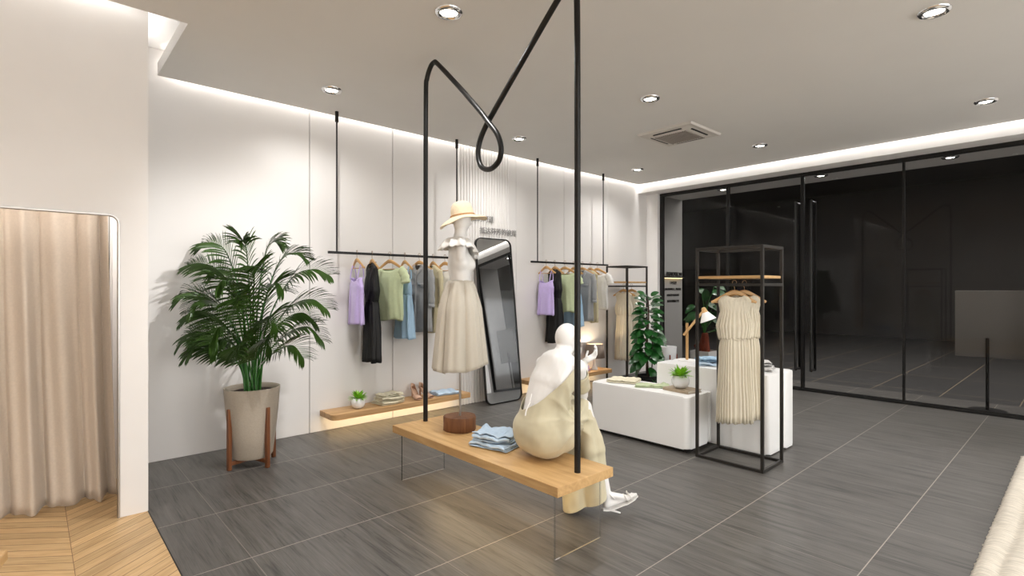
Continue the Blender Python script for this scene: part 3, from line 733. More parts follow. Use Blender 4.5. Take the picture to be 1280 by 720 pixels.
# ------------------------------------------------------------------ standing racks
def rack(x0, x1, y0, y1, lab, along):
    H = 1.73; s = .022
    t = thing('garment_rack', lab, 'garment rack', ((x0+x1)/2, (y0+y1)/2, 0), 0, 'black framed garment racks')
    for x in (x0, x1-s):
        for y in (y0, y1-s):
            obj('post', box(nb(), x, x+s, y, y+s, 0, H, .001, 1), 'rack_metal', t)
    for z in (0, H-s):
        for y in (y0, y1-s): obj('cross_bar', box(nb(), x0+s, x1-s, y, y+s, z, z+s, .001, 1), 'rack_metal', t)
        for x in (x0, x1-s): obj('cross_bar', box(nb(), x, x+s, y0+s, y1-s, z, z+s, .001, 1), 'rack_metal', t)
    obj('shelf_board', box(nb(), x0+s*.3, x1-s*.3, y0+s*.6, y1-s*.6, 1.475, 1.497, .002, 1), 'oak', t)
    zz = 1.415
    for y in (y0, y1-s): obj('hanging_bar', box(nb(), x0+s, x1-s, y, y+s, zz, zz+s, .001, 1), 'rack_metal', t)
    for x in (x0, x1-s): obj('hanging_bar', box(nb(), x, x+s, y0+s, y1-s, zz, zz+s, .001, 1), 'rack_metal', t)
    xm, ym = (x0+x1)/2, (y0+y1)/2
    if along == 'y': obj('hanging_bar', box(nb(), xm-s/2, xm+s/2, y0+s, y1-s, zz, zz+s, .001, 1), 'rack_metal', t)
    else: obj('hanging_bar', box(nb(), x0+s, x1-s, ym-s/2, ym+s/2, zz, zz+s, .001, 1), 'rack_metal', t)
    return t
rack(4.075, 4.465, 1.67, 2.22, 'tall black metal garment rack in front of the white display blocks', 'x')
rack(6.42, 6.94, 4.56, 4.95, 'tall black metal garment rack standing against the wall in the far corner', 'x')
pd = pleated_dress()
for i, (loc, th, lab) in enumerate([((4.195, 1.945, 1.438), radians(-44), 'front pleated cream dress hanging in the rack before the white blocks'),
                        ((4.375, 1.945, 1.438), radians(-46), 'rear pleated cream dress hanging in the rack before the white blocks'),
                        ((6.60, 4.755, 1.438), radians(-80), 'cream dress hanging in the corner rack, the one nearer the clothes rail'),
                        ((6.80, 4.755, 1.438), radians(-68), 'cream dress hanging in the corner rack, the one nearer the glass')]):
    gr = 'cream dresses in the front rack' if i < 2 else 'cream dresses in the corner rack'
    if i == 0: pd.location = loc; pd.rotation_euler = (0, 0, th); pd['label'] = lab; pd['group'] = gr
    else: pd2 = dup(pd, loc, th, lab, gr)
    place_hanger((loc[0], loc[1], loc[2]+.004), th, 'wooden hanger under the '+lab.split(' hanging')[0]+(' in the front rack' if i < 2 else (' in the corner rack, left' if i == 2 else ' in the corner rack, right')), 'hangers in the racks')

# ------------------------------------------------------------------ white display blocks
t = thing('display_block', 'low wide white display block with rounded corners and folded clothes on top', 'display block', (4.28, 2.8, 0))
bm = nb(); rbox(bm, 4.07, 4.44, 2.28, 3.33, .035, .48, .05, bev=.016); obj('body', bm, 'white_satin', t)
bm = nb(); rbox(bm, 4.445, 4.495, 2.29, 3.32, .035, .475, .02, bev=.01); obj('back_panel', bm, 'white_satin', t)
bm = nb(); box(bm, 4.11, 4.47, 2.32, 3.29, 0, .04); obj('plinth', bm, 'letter_black', t, smooth=False)
t = thing('display_block', 'tall white display block carrying the wooden table lamp', 'display block', (4.75, 2.33, 0))
bm = nb(); rbox(bm, 4.505, 4.80, 1.80, 2.87, .012, .675, .03, bev=.016); obj('body', bm, 'white_satin', t)
bm = nb(); rbox(bm, 4.803, 5.0, 1.785, 2.87, .012, .675, .03, bev=.016); obj('back_panel', bm, 'white_satin', t)
bm = nb(); box(bm, 4.54, 4.97, 1.84, 2.84, 0, .02); obj('plinth', bm, 'letter_black', t, smooth=False)

# ------------------------------------------------------------------ folded clothes
def folded(name, c, w, d, layers, m, lab, cat='folded clothes', group=None, rz=0, th=.011, seed=0, messy=.006, taper=0):
    """a cloth folded back on itself: serpentine profile swept along its width"""
    bm = nb(); prof = []; z = th/2
    for l in range(layers):
        dd = d/2-taper*l
        xs = [-dd+2*dd*k/12 for k in range(13)]
        if l % 2: xs = xs[::-1]
        for x in xs: prof.append((x, z))
        if l < layers-1:
            sg = 1 if l % 2 == 0 else -1
            for k in range(1, 4):
                a = -pi/2+k*pi/4; prof.append((sg*(dd+cos(a)*th*.55), z+th/2+sin(a)*th/2))
            z += th
    nu = 22; rows = []
    for i in range(nu+1):
        u = -w/2+w*i/nu; row = []
        for (x, zz) in prof:
            k = zz/(th*layers)
            q = Vector((u*8, x*8, zz*25+seed*3.1))
            du = messy*1.6*noise.noise(q+Vector((9, 0, 0))); dx = messy*1.8*noise.noise(q+Vector((0, 7, seed)))
            uu = u*(1-.05*k)+du; xx = x*(1-.03*k)+dx+(.02*noise.noise(Vector((u*6, seed, zz*20))))
            e = (max(0, abs(u)/(w/2)-.8)/.2)
            dz = messy*.9*(noise.noise(Vector((u*22, x*16, seed)))+.4*noise.noise(Vector((u*50, x*40, seed))))*k*2 - e*e*messy*.4*k
            row.append(bm.verts.new((uu, xx, max(.0025, zz+dz))))
        rows.append(row)
    for i in range(nu):
        for k in range(len(prof)-1): bm.faces.new((rows[i][k], rows[i+1][k], rows[i+1][k+1], rows[i][k+1]))
    o = obj(name, bm, m, smooth=True, angle=70); o.location = c; o.rotation_euler = (0, 0, rz)
    s = o.modifiers.new('solid', 'SOLIDIFY'); s.thickness = th*.62; s.offset = 0
    b_ = o.modifiers.new('sub', 'SUBSURF'); b_.levels = 1; b_.render_levels = 1
    return tag(o, lab, cat, group)
SH = .206
G1 = 'cream clothes folded on the left shelf'
folded('folded_trousers', (2.74, 4.915, SH), .27, .20, 3, 'cloth_cream', 'bottom folded cream garment of the pile on the left shelf', group=G1, seed=1, rz=.1, th=.012, messy=.009)
folded('folded_trousers', (2.745, 4.92, SH+.038), .25, .19, 3, 'cloth_cream', 'middle folded cream garment of the pile on the left shelf', group=G1, seed=2, rz=-.06, th=.012, messy=.011)
folded('folded_trousers', (2.755, 4.925, SH+.076), .25, .18, 2, 'cloth_cream', 'topmost folded cream garment of the pile on the left shelf', group=G1, seed=3, rz=.14, th=.013, messy=.012)
folded('folded_shirt', (3.45, 4.93, SH), .30, .19, 3, 'cloth_paleblue', 'pale blue folded shirt on the right end of the left shelf', group=None, seed=4, rz=-.1, th=.013, messy=.010)
G2 = 'pale blue clothes on the hanging bench'
folded('folded_jeans', (2.185, 2.545, .402), .29, .22, 3, 'cloth_paleblue', 'lower pale blue folded garment on the hanging bench', group=G2, seed=5, rz=-1.35, th=.012, messy=.009)
folded('folded_jeans', (2.19, 2.56, .440), .27, .20, 4, 'cloth_paleblue', 'upper pale blue folded garment on the hanging bench, beside the mannequin', group=G2, seed=6, rz=-1.1, th=.013, messy=.015)
folded('folded_cardigan', (4.30, 3.10, .482), .30, .25, 2, 'cloth_cream', 'folded cream top on the far end of the low white block', seed=7, rz=-1.2, th=.015, messy=.009)
folded('folded_scarf', (4.28, 2.76, .482), .32, .17, 3, 'cloth_palegreen', 'thin pale green folded cloth in the middle of the low white block', seed=8, rz=-.9, th=.008, messy=.016, taper=.02)
G3 = 'blue clothes on the tall block'
folded('folded_jeans', (4.72, 2.42, .677), .24, .18, 3, 'cloth_paleblue', 'lower blue folded garment on the tall white block, right of the lamp', group=G3, seed=9, rz=-1.0, th=.010, messy=.012)
folded('folded_jeans', (4.73, 2.43, .712), .22, .17, 3, 'cloth_blue', 'upper blue folded garment on the tall white block, right of the lamp', group=G3, seed=10, rz=-.8, th=.012, messy=.012)
folded('folded_sweater', (4.76, 1.98, .677), .23, .18, 3, 'cloth_heather', 'lower heather grey folded knit on the right end of the tall block', group='grey knits on the tall block', seed=11, rz=-1.3, th=.014, messy=.010)
folded('folded_sweater', (4.75, 1.985, .723), .20, .16, 2, 'cloth_heather', 'upper heather grey folded knit on the right end of the tall block', group='grey knits on the tall block', seed=12, rz=-1.1, th=.018, messy=.012)
folded('folded_pullover', (5.83, 4.93, .206), .22, .18, 2, 'cloth_violet', 'lower violet folded top on the shelf beside the shaded lamp', group='violet tops on the right shelf', seed=13, rz=0, th=.020, messy=.008)
folded('folded_pullover', (5.83, 4.93, .250), .21, .17, 2, 'cloth_violet', 'upper violet folded top on the shelf beside the shaded lamp', group='violet tops on the right shelf', seed=14, rz=.1, th=.020, messy=.008)

# ------------------------------------------------------------------ small succulents
def succulent(c, lab, s=1.0, seed=0):
    t = thing('potted_succulent', lab, 'potted plant', c)
    bm = nb(); lathe(bm, [(.032*s, .0), (.048*s, .006*s), (.066*s, .034*s), (.070*s, .060*s), (.062*s, .088*s), (.050*s, .100*s), (.046*s, .100*s), (.046*s, .09*s)], c, 32, True, False); obj('pot', bm, 'ceramic_white', t)
    bm = nb(); lathe(bm, [(.001, .092*s), (.048*s, .090*s)], c, 20, False, False); obj('soil', bm, 'soil', t)
    bm = nb(); r = random.Random(seed)
    for k in range(46):
        a = r.random()*2*pi; e = (k/46)
        d = Vector((cos(a), sin(a), 0))*(1.25-.95*e)+Vector((0, 0, .35+1.1*e)); d.normalize()
        side = Vector((-sin(a), cos(a), 0)); up = side.cross(d)
        leaflet(bm, Vector(c)+Vector((cos(a)*.012, sin(a)*.012, .088*s)), d, side, up*-1, (.085+.02*r.random())*s, .026*s, .20-.08*e, 4)
    obj('leaves', bm, 'leaf_lime', t, angle=180)
    return t
succulent((2.40, 4.915, SH), 'small spiky green plant in a round white pot on the left wall shelf', 1.0, 1)
t = thing('book', 'taupe hardcover book lying under the potted plant on the low block', 'book', (4.30, 2.47, .481), radians(-8))
obj('cover', lb(-.095, .095, -.135, .135, 0, .004, .001), 'book_cover', t, local=True)
obj('pages', lb(-.088, .090, -.128, .128, .004, .022, .001), 'book_pages', t, local=True)
bm = nb(); box(bm, -.095, .095, -.135, .135, .022, .026, .001, 1); box(bm, -.098, -.092, -.135, .135, 0, .026, .001, 1); obj('cover', bm, 'book_cover', t, local=True)
succulent((4.29, 2.48, .508), 'small spiky green plant in a round white pot standing on the book', 1.12, 2)

# ------------------------------------------------------------------ high heels
def pump(m, name, lab, grp, loc, rz, s=1.0):
    t = thing(name, lab, 'shoe', loc, 0, grp)
    t.rotation_euler = (0, 0, rz)
    st = [(0, .085, .014), (.02, .083, .024), (.055, .070, .028), (.10, .035, .029), (.14, .012, .036), (.18, .006, .039), (.21, .006, .033), (.232, .008, .016)]
    bm = nb(); R = []
    for x, z, w_ in st: R.append([bm.verts.new((x*s, sg*w_*s, (z+dz)*s)) for sg, dz in ((-1, 0), (1, 0), (1, .006), (-1, .006))])
    for i in range(len(R)-1):
        for k in range(4): bm.faces.new((R[i][k], R[i][(k+1) % 4], R[i+1][(k+1) % 4], R[i+1][k]))
    bm.faces.new(R[0]); bm.faces.new(R[-1][::-1]); obj('sole', bm, m, t, local=True)
    # upper: wall rising from the sole, open at the instep, closed at the toe
    bm = nb(); n = 20; lo = []; hi = []
    prof = [(0, .062, .0), (.02, .052, .0), (.055, .030, .0), (.10, .020, .0), (.135, .026, .05), (.165, .034, .75), (.195, .030, 1), (.215, .020, 1)]
    Rg = []
    for x, h, cl in prof:
        zb = .085 if x < .02 else None
        zs = [a for a in st]; 
        for i in range(len(st)-1):
            if st[i][0] <= x <= st[i+1][0]:
                f = (x-st[i][0])/(st[i+1][0]-st[i][0]); zb = st[i][1]+(st[i+1][1]-st[i][1])*f; wb = st[i][2]+(st[i+1][2]-st[i][2])*f
        ring = []
        for k in range(9):
            a = pi*k/8
            if cl > .5: ring.append(bm.verts.new((x*s, cos(a)*wb*s, (zb+.005+h*sin(a)*1.0)*s)))
            else:
                q = k/8; sg = 1 if k < 4 else -1; f = 1-abs(abs(2*q-1)-.0)
                f = min(1, (1-abs(2*q-1))*2.0); 
                yy = wb*(1-.12*f) if k < 4 else (-wb*(1-.12*f) if k > 4 else (wb*.88))
                ring.append((x, yy, zb+.005+h*f, k))
        Rg.append((cl, ring, x, zb, wb, h))
    bm.free(); bm = nb()
    for sg in (-1, 1):
        prev = None
        for cl, ring, x, zb, wb, h in Rg:
            hh = h if x < .16 else h*.8
            col = [bm.verts.new((x*s, sg*wb*s, (zb+.004)*s)), bm.verts.new((x*s, sg*wb*.98*s, (zb+.004+hh*.6)*s)), bm.verts.new((x*s, sg*wb*(.86 if x < .13 else .6)*s, (zb+.004+hh)*s))]
            if x > .13: col.append(bm.verts.new((x*s, 0, (zb+.004+hh*1.08)*s)))
            if prev:
                for k in range(min(len(prev), len(col))-1): bm.faces.new((prev[k], prev[k+1], col[k+1], col[k]))
            prev = col
    # heel counter
    back = [bm.verts.new((-.004*s+.0*s, y*s, z*s)) for y, z in ((-.014, .089), (-.012, .147), (.012, .147), (.014, .089))]
    bm.faces.new(back); bmesh.ops.remove_doubles(bm, verts=bm.verts, dist=.006*s)
    obj('upper', bm, m, t, local=True, angle=180, solid=.003*s)
    bm = nb(); tube(bm, smooth_path([(.018*s, 0, .086*s), (.006*s, 0, .05*s), (.006*s, 0, .0)], 4), [.016*s-.0012*s*i for i in range(9)], 10); obj('heel', bm, m, t, local=True)
    return t
GS = 'nude heels on the left shelf'
a = pump('nude_leather', 'high_heel_shoe', 'nude high heel shoe on the shelf, the one nearer the cream pile', GS, (3.09, 5.03, SH), radians(-101), 1.0)
b = pump('nude_leather', 'high_heel_shoe', 'nude high heel shoe on the shelf, the one nearer the blue shirt', GS, (3.19, 5.03, SH), radians(-88), 1.0)
GB = 'brown heels on the right shelf'
pump('brown_leather', 'high_heel_shoe', 'brown high heel shoe beside the leaning mirror, left of the pair', GB, (5.13, 5.03, SH), radians(-98), 1.0)
pump('brown_leather', 'high_heel_shoe', 'brown high heel shoe half hidden behind the seated mannequin, right of the pair', GB, (5.23, 5.03, SH), radians(-90), 1.0)

# ------------------------------------------------------------------ lamps
c = Vector((6.10, 4.91, SH))
t = thing('table_lamp', 'glowing table lamp with taupe drum shade and clear cone base on the shelf', 'lamp', c)
bm = nb(); lathe(bm, [(.048, 0), (.050, .006), (.030, .06), (.014, .15), (.010, .20)], c, 12); obj('lamp_base', bm, 'ceramic_white', t)
bm = nb(); lathe(bm, [(.145, .175), (.124, .375)], c, 40, False, False); obj('lamp_shade', bm, 'shade_taupe', t, solid=.003)
bm = nb(); lathe(bm, [(.001, .235), (.022, .245), (.026, .27), (.016, .295), (.001, .30)], c, 16, False, False); obj('bulb', bm, 'led_warm', t)
light('POINT', 'table_lamp_light', c+Vector((0, 0, .335)), 3.2, (1, .8, .55), shadow_soft_size=.02)
c = Vector((4.83, 2.72, .676))
t = thing('desk_lamp', 'oak desk lamp with jointed arm and white cone shade on the tall block', 'lamp', c)
bm = nb(); lathe(bm, [(.085, 0), (.087, .004), (.085, .010)], c, 36); obj('lamp_base', bm, 'white_satin', t)
bm = nb(); box(bm, c.x-.010, c.x+.010, c.y-.011, c.y+.011, c.z+.01, c.z+.375, .002, 1); obj('post', bm, 'oak_z', t)
Ra = RV
p0 = c+Vector((0, 0, .255))-Ra*.04-FV*.018; p1 = c+Vector((0, 0, .50))+Ra*.16-FV*.018
bm = nb(); tube(bm, [p0, p1], .013, 4, ry=.8); obj('arm', bm, 'oak_z', t, angle=30)
ax = (Ra*.35+Vector((0, 0, -1))+FV*-.15).normalized(); ap = p1+Vector((0, 0, .012))
bm = nb(); q = ax.orthogonal().normalized(); Mx = Matrix.Translation(ap) @ Vector((0, 0, 1)).rotation_difference(ax).to_matrix().to_4x4()
tb = nb(); lathe(tb, [(.018, .02), (.030, .035), (.078, .115), (.080, .118)], seg=32, capb=True, capt=False); merge(bm, tb, Mx); obj('lamp_shade', bm, 'white_satin', t, solid=.003)
bm = nb(); tb = nb(); lathe(tb, [(.010, -.02), (.020, -.012), (.030, .034)], seg=20); merge(bm, tb, Mx); obj('shade_cap', bm, 'oak', t)

# ------------------------------------------------------------------ ficus plants
def big_leaf(bm, p, d, L, W, up, fold=.25, droop=.12, segs=7):
    d = d.normalized(); side = d.cross(up); side = side.normalized() if side.length > .05 else Vector((1, 0, 0)); prev = None; pos = p.copy()
    for k in range(segs+1):
        s = k/segs; w_ = W*.5*(sin(pi*min(1, s*.97+.03))**.65)*(1-.15*s) if 0 < k < segs else .002
        u = side.cross(d).normalized()
        a = bm.verts.new(pos+side*w_+u*w_*fold); c_ = bm.verts.new(pos); b_ = bm.verts.new(pos-side*w_+u*w_*fold)
        if prev: bm.faces.new((prev[0], a, c_, prev[1])); bm.faces.new((prev[1], c_, b_, prev[2]))
        prev = (a, c_, b_); d = (d+Vector((0, 0, -droop*(.5+s)))).normalized(); pos = pos+d*(L/segs)
c = Vector((6.02, 3.95, 0))
t = thing('rubber_plant', 'tall narrow dark green rubber plant behind the low white block', 'potted plant', c)
bm = nb(); lathe(bm, [(.10, 0), (.12, .02), (.145, .24), (.150, .25), (.138, .25), (.135, .22)], c, 32, True, False); obj('pot', bm, 'slot_black', t)
bm = nb(); lathe(bm, [(.001, .225), (.137, .222)], c, 24, False, False); obj('soil', bm, 'soil', t)
bm = nb(); tube(bm, smooth_path([c+Vector((0, 0, .2)), c+Vector((-.01, .01, .6)), c+Vector((.01, 0, 1.0)), c+Vector((0, 0, 1.26))], 6), [.016-.0005*i for i in range(19)], 8)
tube(bm, smooth_path([c+Vector((.03, -.02, .2)), c+Vector((.06, -.03, .5)), c+Vector((.05, -.02, .8))], 5), .008, 6)
obj('stem', bm, 'stem_ficus', t)
bm = nb(); r = random.Random(5)
for k in range(104):
    e = k/103; z = .42+.86*e; a = k*2.4+r.uniform(-.3, .3); L = (.215-.075*e)*(1+r.uniform(-.12, .12)); dz = -.12+.85*e*e*e+r.uniform(-.15, .2)
    p = c+Vector((cos(a)*.02, sin(a)*.02, z)); d = Vector((cos(a), sin(a), dz))
    p2 = p+d.normalized()*(.05-.02*e); big_leaf(bm, p2, d, L, L*.60, Vector((0, 0, 1))-FV*(.75+r.uniform(-.3, .3)), fold=.12, droop=.15-.05*e)
for p_, L in (((-.16, .12, .46), .2), ((-.10, .16, .52), .22), ((.12, -.06, .40), .2), ((-.04, -.1, .36), .22), ((-.2, .1, .38), .18), ((.02, -.14, .5), .2)):
    d = Vector((p_[0], p_[1], r.uniform(-.3, .25))); big_leaf(bm, c+Vector((p_[0]*.35, p_[1]*.35, p_[2])), d, L, L*.6, Vector((0, 0, 1)), droop=.18)
obj('foliage', bm, 'leaf_ficus', t, angle=180)
# white planter on a red-brown stand behind it
c = Vector((6.78, 4.12, 0))
t = thing('planter_on_stand', 'white planter on thin red-brown wooden legs, half hidden behind the rubber plant', 'planter', c)
bm = nb(); lathe(bm, [(.09, .30), (.115, .33), (.125, .56), (.120, .56), (.112, .36)], c, 32, True, False); obj('pot', bm, 'ceramic_white', t)
for k in range(4):
    a = radians(45+90*k); p = c+Vector((cos(a)*.128, sin(a)*.128, 0)); bm = nb(); tube(bm, [p, p+Vector((0, 0, .45))], .009, 8); obj('stand_leg', bm, 'bark_rust', t)
for k in range(2):
    a = radians(45+90*k); bm = nb(); tube(bm, [c+Vector((cos(a)*.128, sin(a)*.128, .285+.006*k)), c-Vector((cos(a)*.128, sin(a)*.128, -.285-.006*k))], .008, 8); obj('cross_bar', bm, 'bark_rust', t)
# plant behind the glass
c = Vector((8.2, 4.31, 0))
t = thing('potted_fiddle_plant', 'broad-leaved plant with rusty trunk in a white box planter behind the glass', 'potted plant', c)
bm = nb(); 
for (a0, a1, b0, b1) in ((-.16, .16, -.16, -.145), (-.16, .16, .145, .16), (-.16, -.145, -.145, .145), (.145, .16, -.145, .145)): box(bm, c.x+a0, c.x+a1, c.y+b0, c.y+b1, 0, .37)
obj('box_planter', bm, 'white_satin', t, smooth=False)
bm = nb(); box(bm, c.x-.145, c.x+.145, c.y-.145, c.y+.145, .0, .345); obj('soil', bm, 'soil', t, smooth=False)
bm = nb(); tube(bm, smooth_path([c+Vector((0, 0, .34)), c+Vector((.0, 0, .45)), c+Vector((.0, -.01, .56)), c+Vector((.005, -.01, .66))], 5), [.10-.0035*i for i in range(16)], 14)
tube(bm, smooth_path([c+Vector((-.06, .05, .34)), c+Vector((-.09, .08, .44)), c+Vector((-.10, .09, .48))], 4), [.05-.004*i for i in range(9)], 10)
for v in bm.verts: v.co += Vector((noise.noise(v.co*25), noise.noise(v.co*25+Vector((5, 0, 0))), 0))*.014
obj('trunk', bm, 'bark_rust', t)
bm = nb(); lv = nb(); r = random.Random(9)
for (R_, F_, z, L) in ((.18, -.05, 1.30, .30), (.30, 0, 1.42, .24), (.12, .05, 1.12, .30), (-.02, -.1, 1.18, .26), (-.22, -.05, .98, .28), (-.12, .05, .86, .28), (.04, -.12, .84, .26), (.24, 0, .86, .22), (.26, .05, 1.05, .24), (.28, -.05, .70, .16), (-.26, 0, 1.1, .22), (0, .1, 1.3, .26)):
    p1 = c+RV*R_*.55+FV*F_+Vector((0, 0, z)); tube(bm, smooth_path([c+Vector((0, 0, .62)), c+RV*R_*.2+Vector((0, 0, .62+(z-.62)*.6)), p1], 4), .006, 5)
    d = RV*R_*2.2+FV*F_+Vector((0, 0, r.uniform(-.1, .45))); big_leaf(lv, p1, d, L*1.0, L*.55, Vector((0, 0, 1))-FV*1.2, droop=.2)
obj('stem', bm, 'stem_palm', t); obj('foliage', lv, 'leaf_ficus', t, angle=180)

# ------------------------------------------------------------------ sign stand behind the glass, wall lettering
t = thing('sign_stand', 'square grey sign panel on a black post and round base behind the glass', 'sign stand', (7.99, 1.04, 0))
c = Vector((7.99, 0, 0)); 
sy = (.74*7.99-.9*(.673*7.99))/(.9*.74+.673)     # post centre where the photo has it (594/660 = .9)
c.y = sy; t.location = (7.99, sy, 0); t.matrix_basis = Matrix.Translation((7.99, sy, 0))
bm = nb(); lathe(bm, [(.165, 0), (.168, .008), (.165, .022), (.02, .026)], c, 40); obj('base', bm, 'black_metal', t)
bm = nb(); tube(bm, [c+Vector((0, 0, .02)), c+Vector((0, 0, .835))], .016, 12); obj('post', bm, 'black_metal', t)
bm = nb(); box(bm, 8.008, 8.022, sy-.31, sy+.285, .61, 1.37, .002, 1); obj('panel', bm, 'sign_panel', t)

def text_obj(name, body, size, M, m, label, cat, ext=.004, align='CENTER', group=None, parent=None):
    cu = bpy.data.curves.new(name, 'FONT'); cu.body = body; cu.size = size; cu.extrude = ext; cu.align_x = align; cu.resolution_u = 3
    tmp = bpy.data.objects.new('tmp', cu); COL.objects.link(tmp)
    dg = bpy.context.evaluated_depsgraph_get(); me = bpy.data.meshes.new_from_object(tmp.evaluated_get(dg)); me.name = name
    bpy.data.objects.remove(tmp); me.materials.clear(); me.materials.append(MATS[m])
    o = bpy.data.objects.new(name, me); COL.objects.link(o)
    if parent is not None: me.transform(parent.matrix_basis.inverted() @ M); o.parent = parent
    else: o.matrix_basis = M; tag(o, label, cat, group)
    return o
RX = Matrix.Rotation(pi/2, 4, 'X')          # text facing -y
text_obj('wall_lettering', '沿着浪漫的河道', .088, Matrix.Translation((3.99, WY-.011, 2.225)) @ RX, 'letter_grey', 'upper line of grey raised Chinese letters on the fluted wall', 'lettering', ext=.004)
text_obj('wall_lettering', '抵达芬芳的彼岸', .088, Matrix.Translation((4.38, WY-.011, 2.08)) @ RX, 'letter_grey', 'lower line of grey raised Chinese letters above the leaning mirror', 'lettering', ext=.004)
t = thing('shop_sign', 'small wall sign with black lettering on a lit black ledge behind the glass', 'sign', (8.24, 4.95, 1.5))
bm = nb(); box(bm, 8.0, 8.61, 4.90, 4.95, 1.575, 1.602); obj('ledge', bm, 'letter_black', t, smooth=False)
bm = nb(); box(bm, 8.02, 8.56, 4.91, 4.94, 1.566, 1.575); obj('led_strip', bm, 'led_warm', t, smooth=False)
text_obj('sign_lettering', '-FEMOTION', .098, Matrix.Translation((8.31, 4.93, 1.61)) @ RX, 'letter_black', None, None, .008, parent=t)
for k, (s_, sz) in enumerate((('于时光里', .058), ('遇见更好的自己，邂逅美好', .044), ('愿你我皆可温柔以待', .045), ('愿美好如期而至吧', .048))):
    text_obj('sign_caption', s_, sz, Matrix.Translation((8.31, 4.945, 1.47-.105*k)) @ RX, 'letter_black', None, None, .003, parent=t)

# ------------------------------------------------------------------ leaning mirror
by, ty = 4.83, 5.052; L_ = 2.03; th = math.atan2(ty-by, 2.0)
Mm = Matrix.Translation((4.27, by, .0)) @ Matrix.Rotation(-th, 4, 'X')     # local: x across, z up, -y to the room
t = thing('leaning_mirror', 'tall mirror with rounded black frame leaning on the fluted wall', 'mirror', (4.27, by, 0))
def rrect(hw, z0, z1, r, seg=8):
    pts = []
    for cx, cz, a0 in ((hw-r, z0+r, -pi/2), (hw-r, z1-r, 0), (-hw+r, z1-r, pi/2), (-hw+r, z0+r, pi)):
        for k in range(seg+1): a = a0+k/seg*pi/2; pts.append((cx+r*cos(a), cz+r*sin(a)))
    return pts
bm = nb(); o_ = rrect(.29, .004, L_, .09); i_ = rrect(.279, .015, L_-.011, .080); n = len(o_)
A0 = [bm.verts.new((x, -.016, z)) for x, z in o_]; A1 = [bm.verts.new((x, .016, z)) for x, z in o_]; B0 = [bm.verts.new((x, -.016, z)) for x, z in i_]; B1 = [bm.verts.new((x, .016, z)) for x, z in i_]
for k in range(n):
    j = (k+1) % n; bm.faces.new((A0[k], A0[j], B0[j], B0[k])); bm.faces.new((A1[k], A1[j], A0[j], A0[k])); bm.faces.new((B0[k], B0[j], B1[j], B1[k])); bm.faces.new((A1[k], B1[k], B1[j], A1[j]))
bmesh.ops.transform(bm, matrix=Mm, verts=bm.verts); obj('frame', bm, 'black_metal', t, angle=30)
bm = nb(); f = [bm.verts.new((x, -.006, z)) for x, z in i_]; g = [bm.verts.new((x, .010, z)) for x, z in i_]; bm.faces.new(f); bm.faces.new(g[::-1])
for k in range(n): bm.faces.new((f[k], g[k], g[(k+1) % n], f[(k+1) % n]))
bmesh.ops.transform(bm, matrix=Mm, verts=bm.verts); obj('mirror_glass', bm, 'mirror_silver', t, smooth=False)

# ------------------------------------------------------------------ hanging bench with looped pipe
BX0, BX1, BY0, BY1, BZ = 1.945, 2.40, 1.80, 3.434, .40
sw = thing('hanging_bench', 'oak plank bench carried by a black looped pipe and clear side panels', 'bench', ((BX0+BX1)/2, (BY0+BY1)/2, 0))
bm = nb(); box(bm, BX0, BX1, BY0, BY1, BZ-.052, BZ, .002, 1); obj('seat', bm, 'oak', sw)
X = 2.19
pts = [(X, 3.376, BZ-.01), (X, 3.376, 1.2), (X, 3.374, 2.2), (X, 3.37, 2.86), (X, 3.355, 2.97), (X, 3.31, 3.04), (X, 3.262, 3.06), (X, 3.21, 3.03), (X, 2.96, 2.80), (X-.012, 2.72, 2.575), (X-.022, 2.61, 2.465), (X-.022, 2.52, 2.365), (X-.016, 2.492, 2.27),
       (X-.006, 2.53, 2.20), (X, 2.62, 2.168), (X+.006, 2.715, 2.20), (X+.014, 2.76, 2.285), (X+.02, 2.752, 2.375), (X+.022, 2.69, 2.465), (X+.018, 2.58, 2.56), (X+.008, 2.30, 2.795), (X, 2.04, 3.01), (X, 1.985, 3.045), (X, 1.93, 3.045), (X, 1.893, 2.99), (X, 1.883, 2.88), (X, 1.881, 2.2), (X, 1.881, 1.2), (X, 1.881, BZ-.01)]
bm = nb(); tube(bm, smooth_path(pts, 6), .0175, 14); obj('looped_pipe', bm, 'black_metal', sw)
for y in (1.86, 3.38):
    bm = nb(); box(bm, 1.99, 2.36, y-.004, y+.004, .001, BZ-.052); pl = obj('clear_panel', bm, 'acrylic', sw, smooth=False)
    bm = nb(); box(bm, 1.987, 1.9905, y-.0045, y+.0045, .001, BZ-.052); box(bm, 2.3595, 2.363, y-.0045, y+.0045, .001, BZ-.052); e_ = obj('polished_edge', bm, 'acrylic_edge', sw, smooth=False); e_.parent = pl
bm = nb(); box(bm, 2.13, 2.2, 1.95, 3.28, BZ-.058, BZ-.052); obj('led_strip', bm, 'led_warm', sw, smooth=False)
area('bench_light', (2.165, 2.62, BZ-.06), .1, 1.3, 2.0, AMBER)

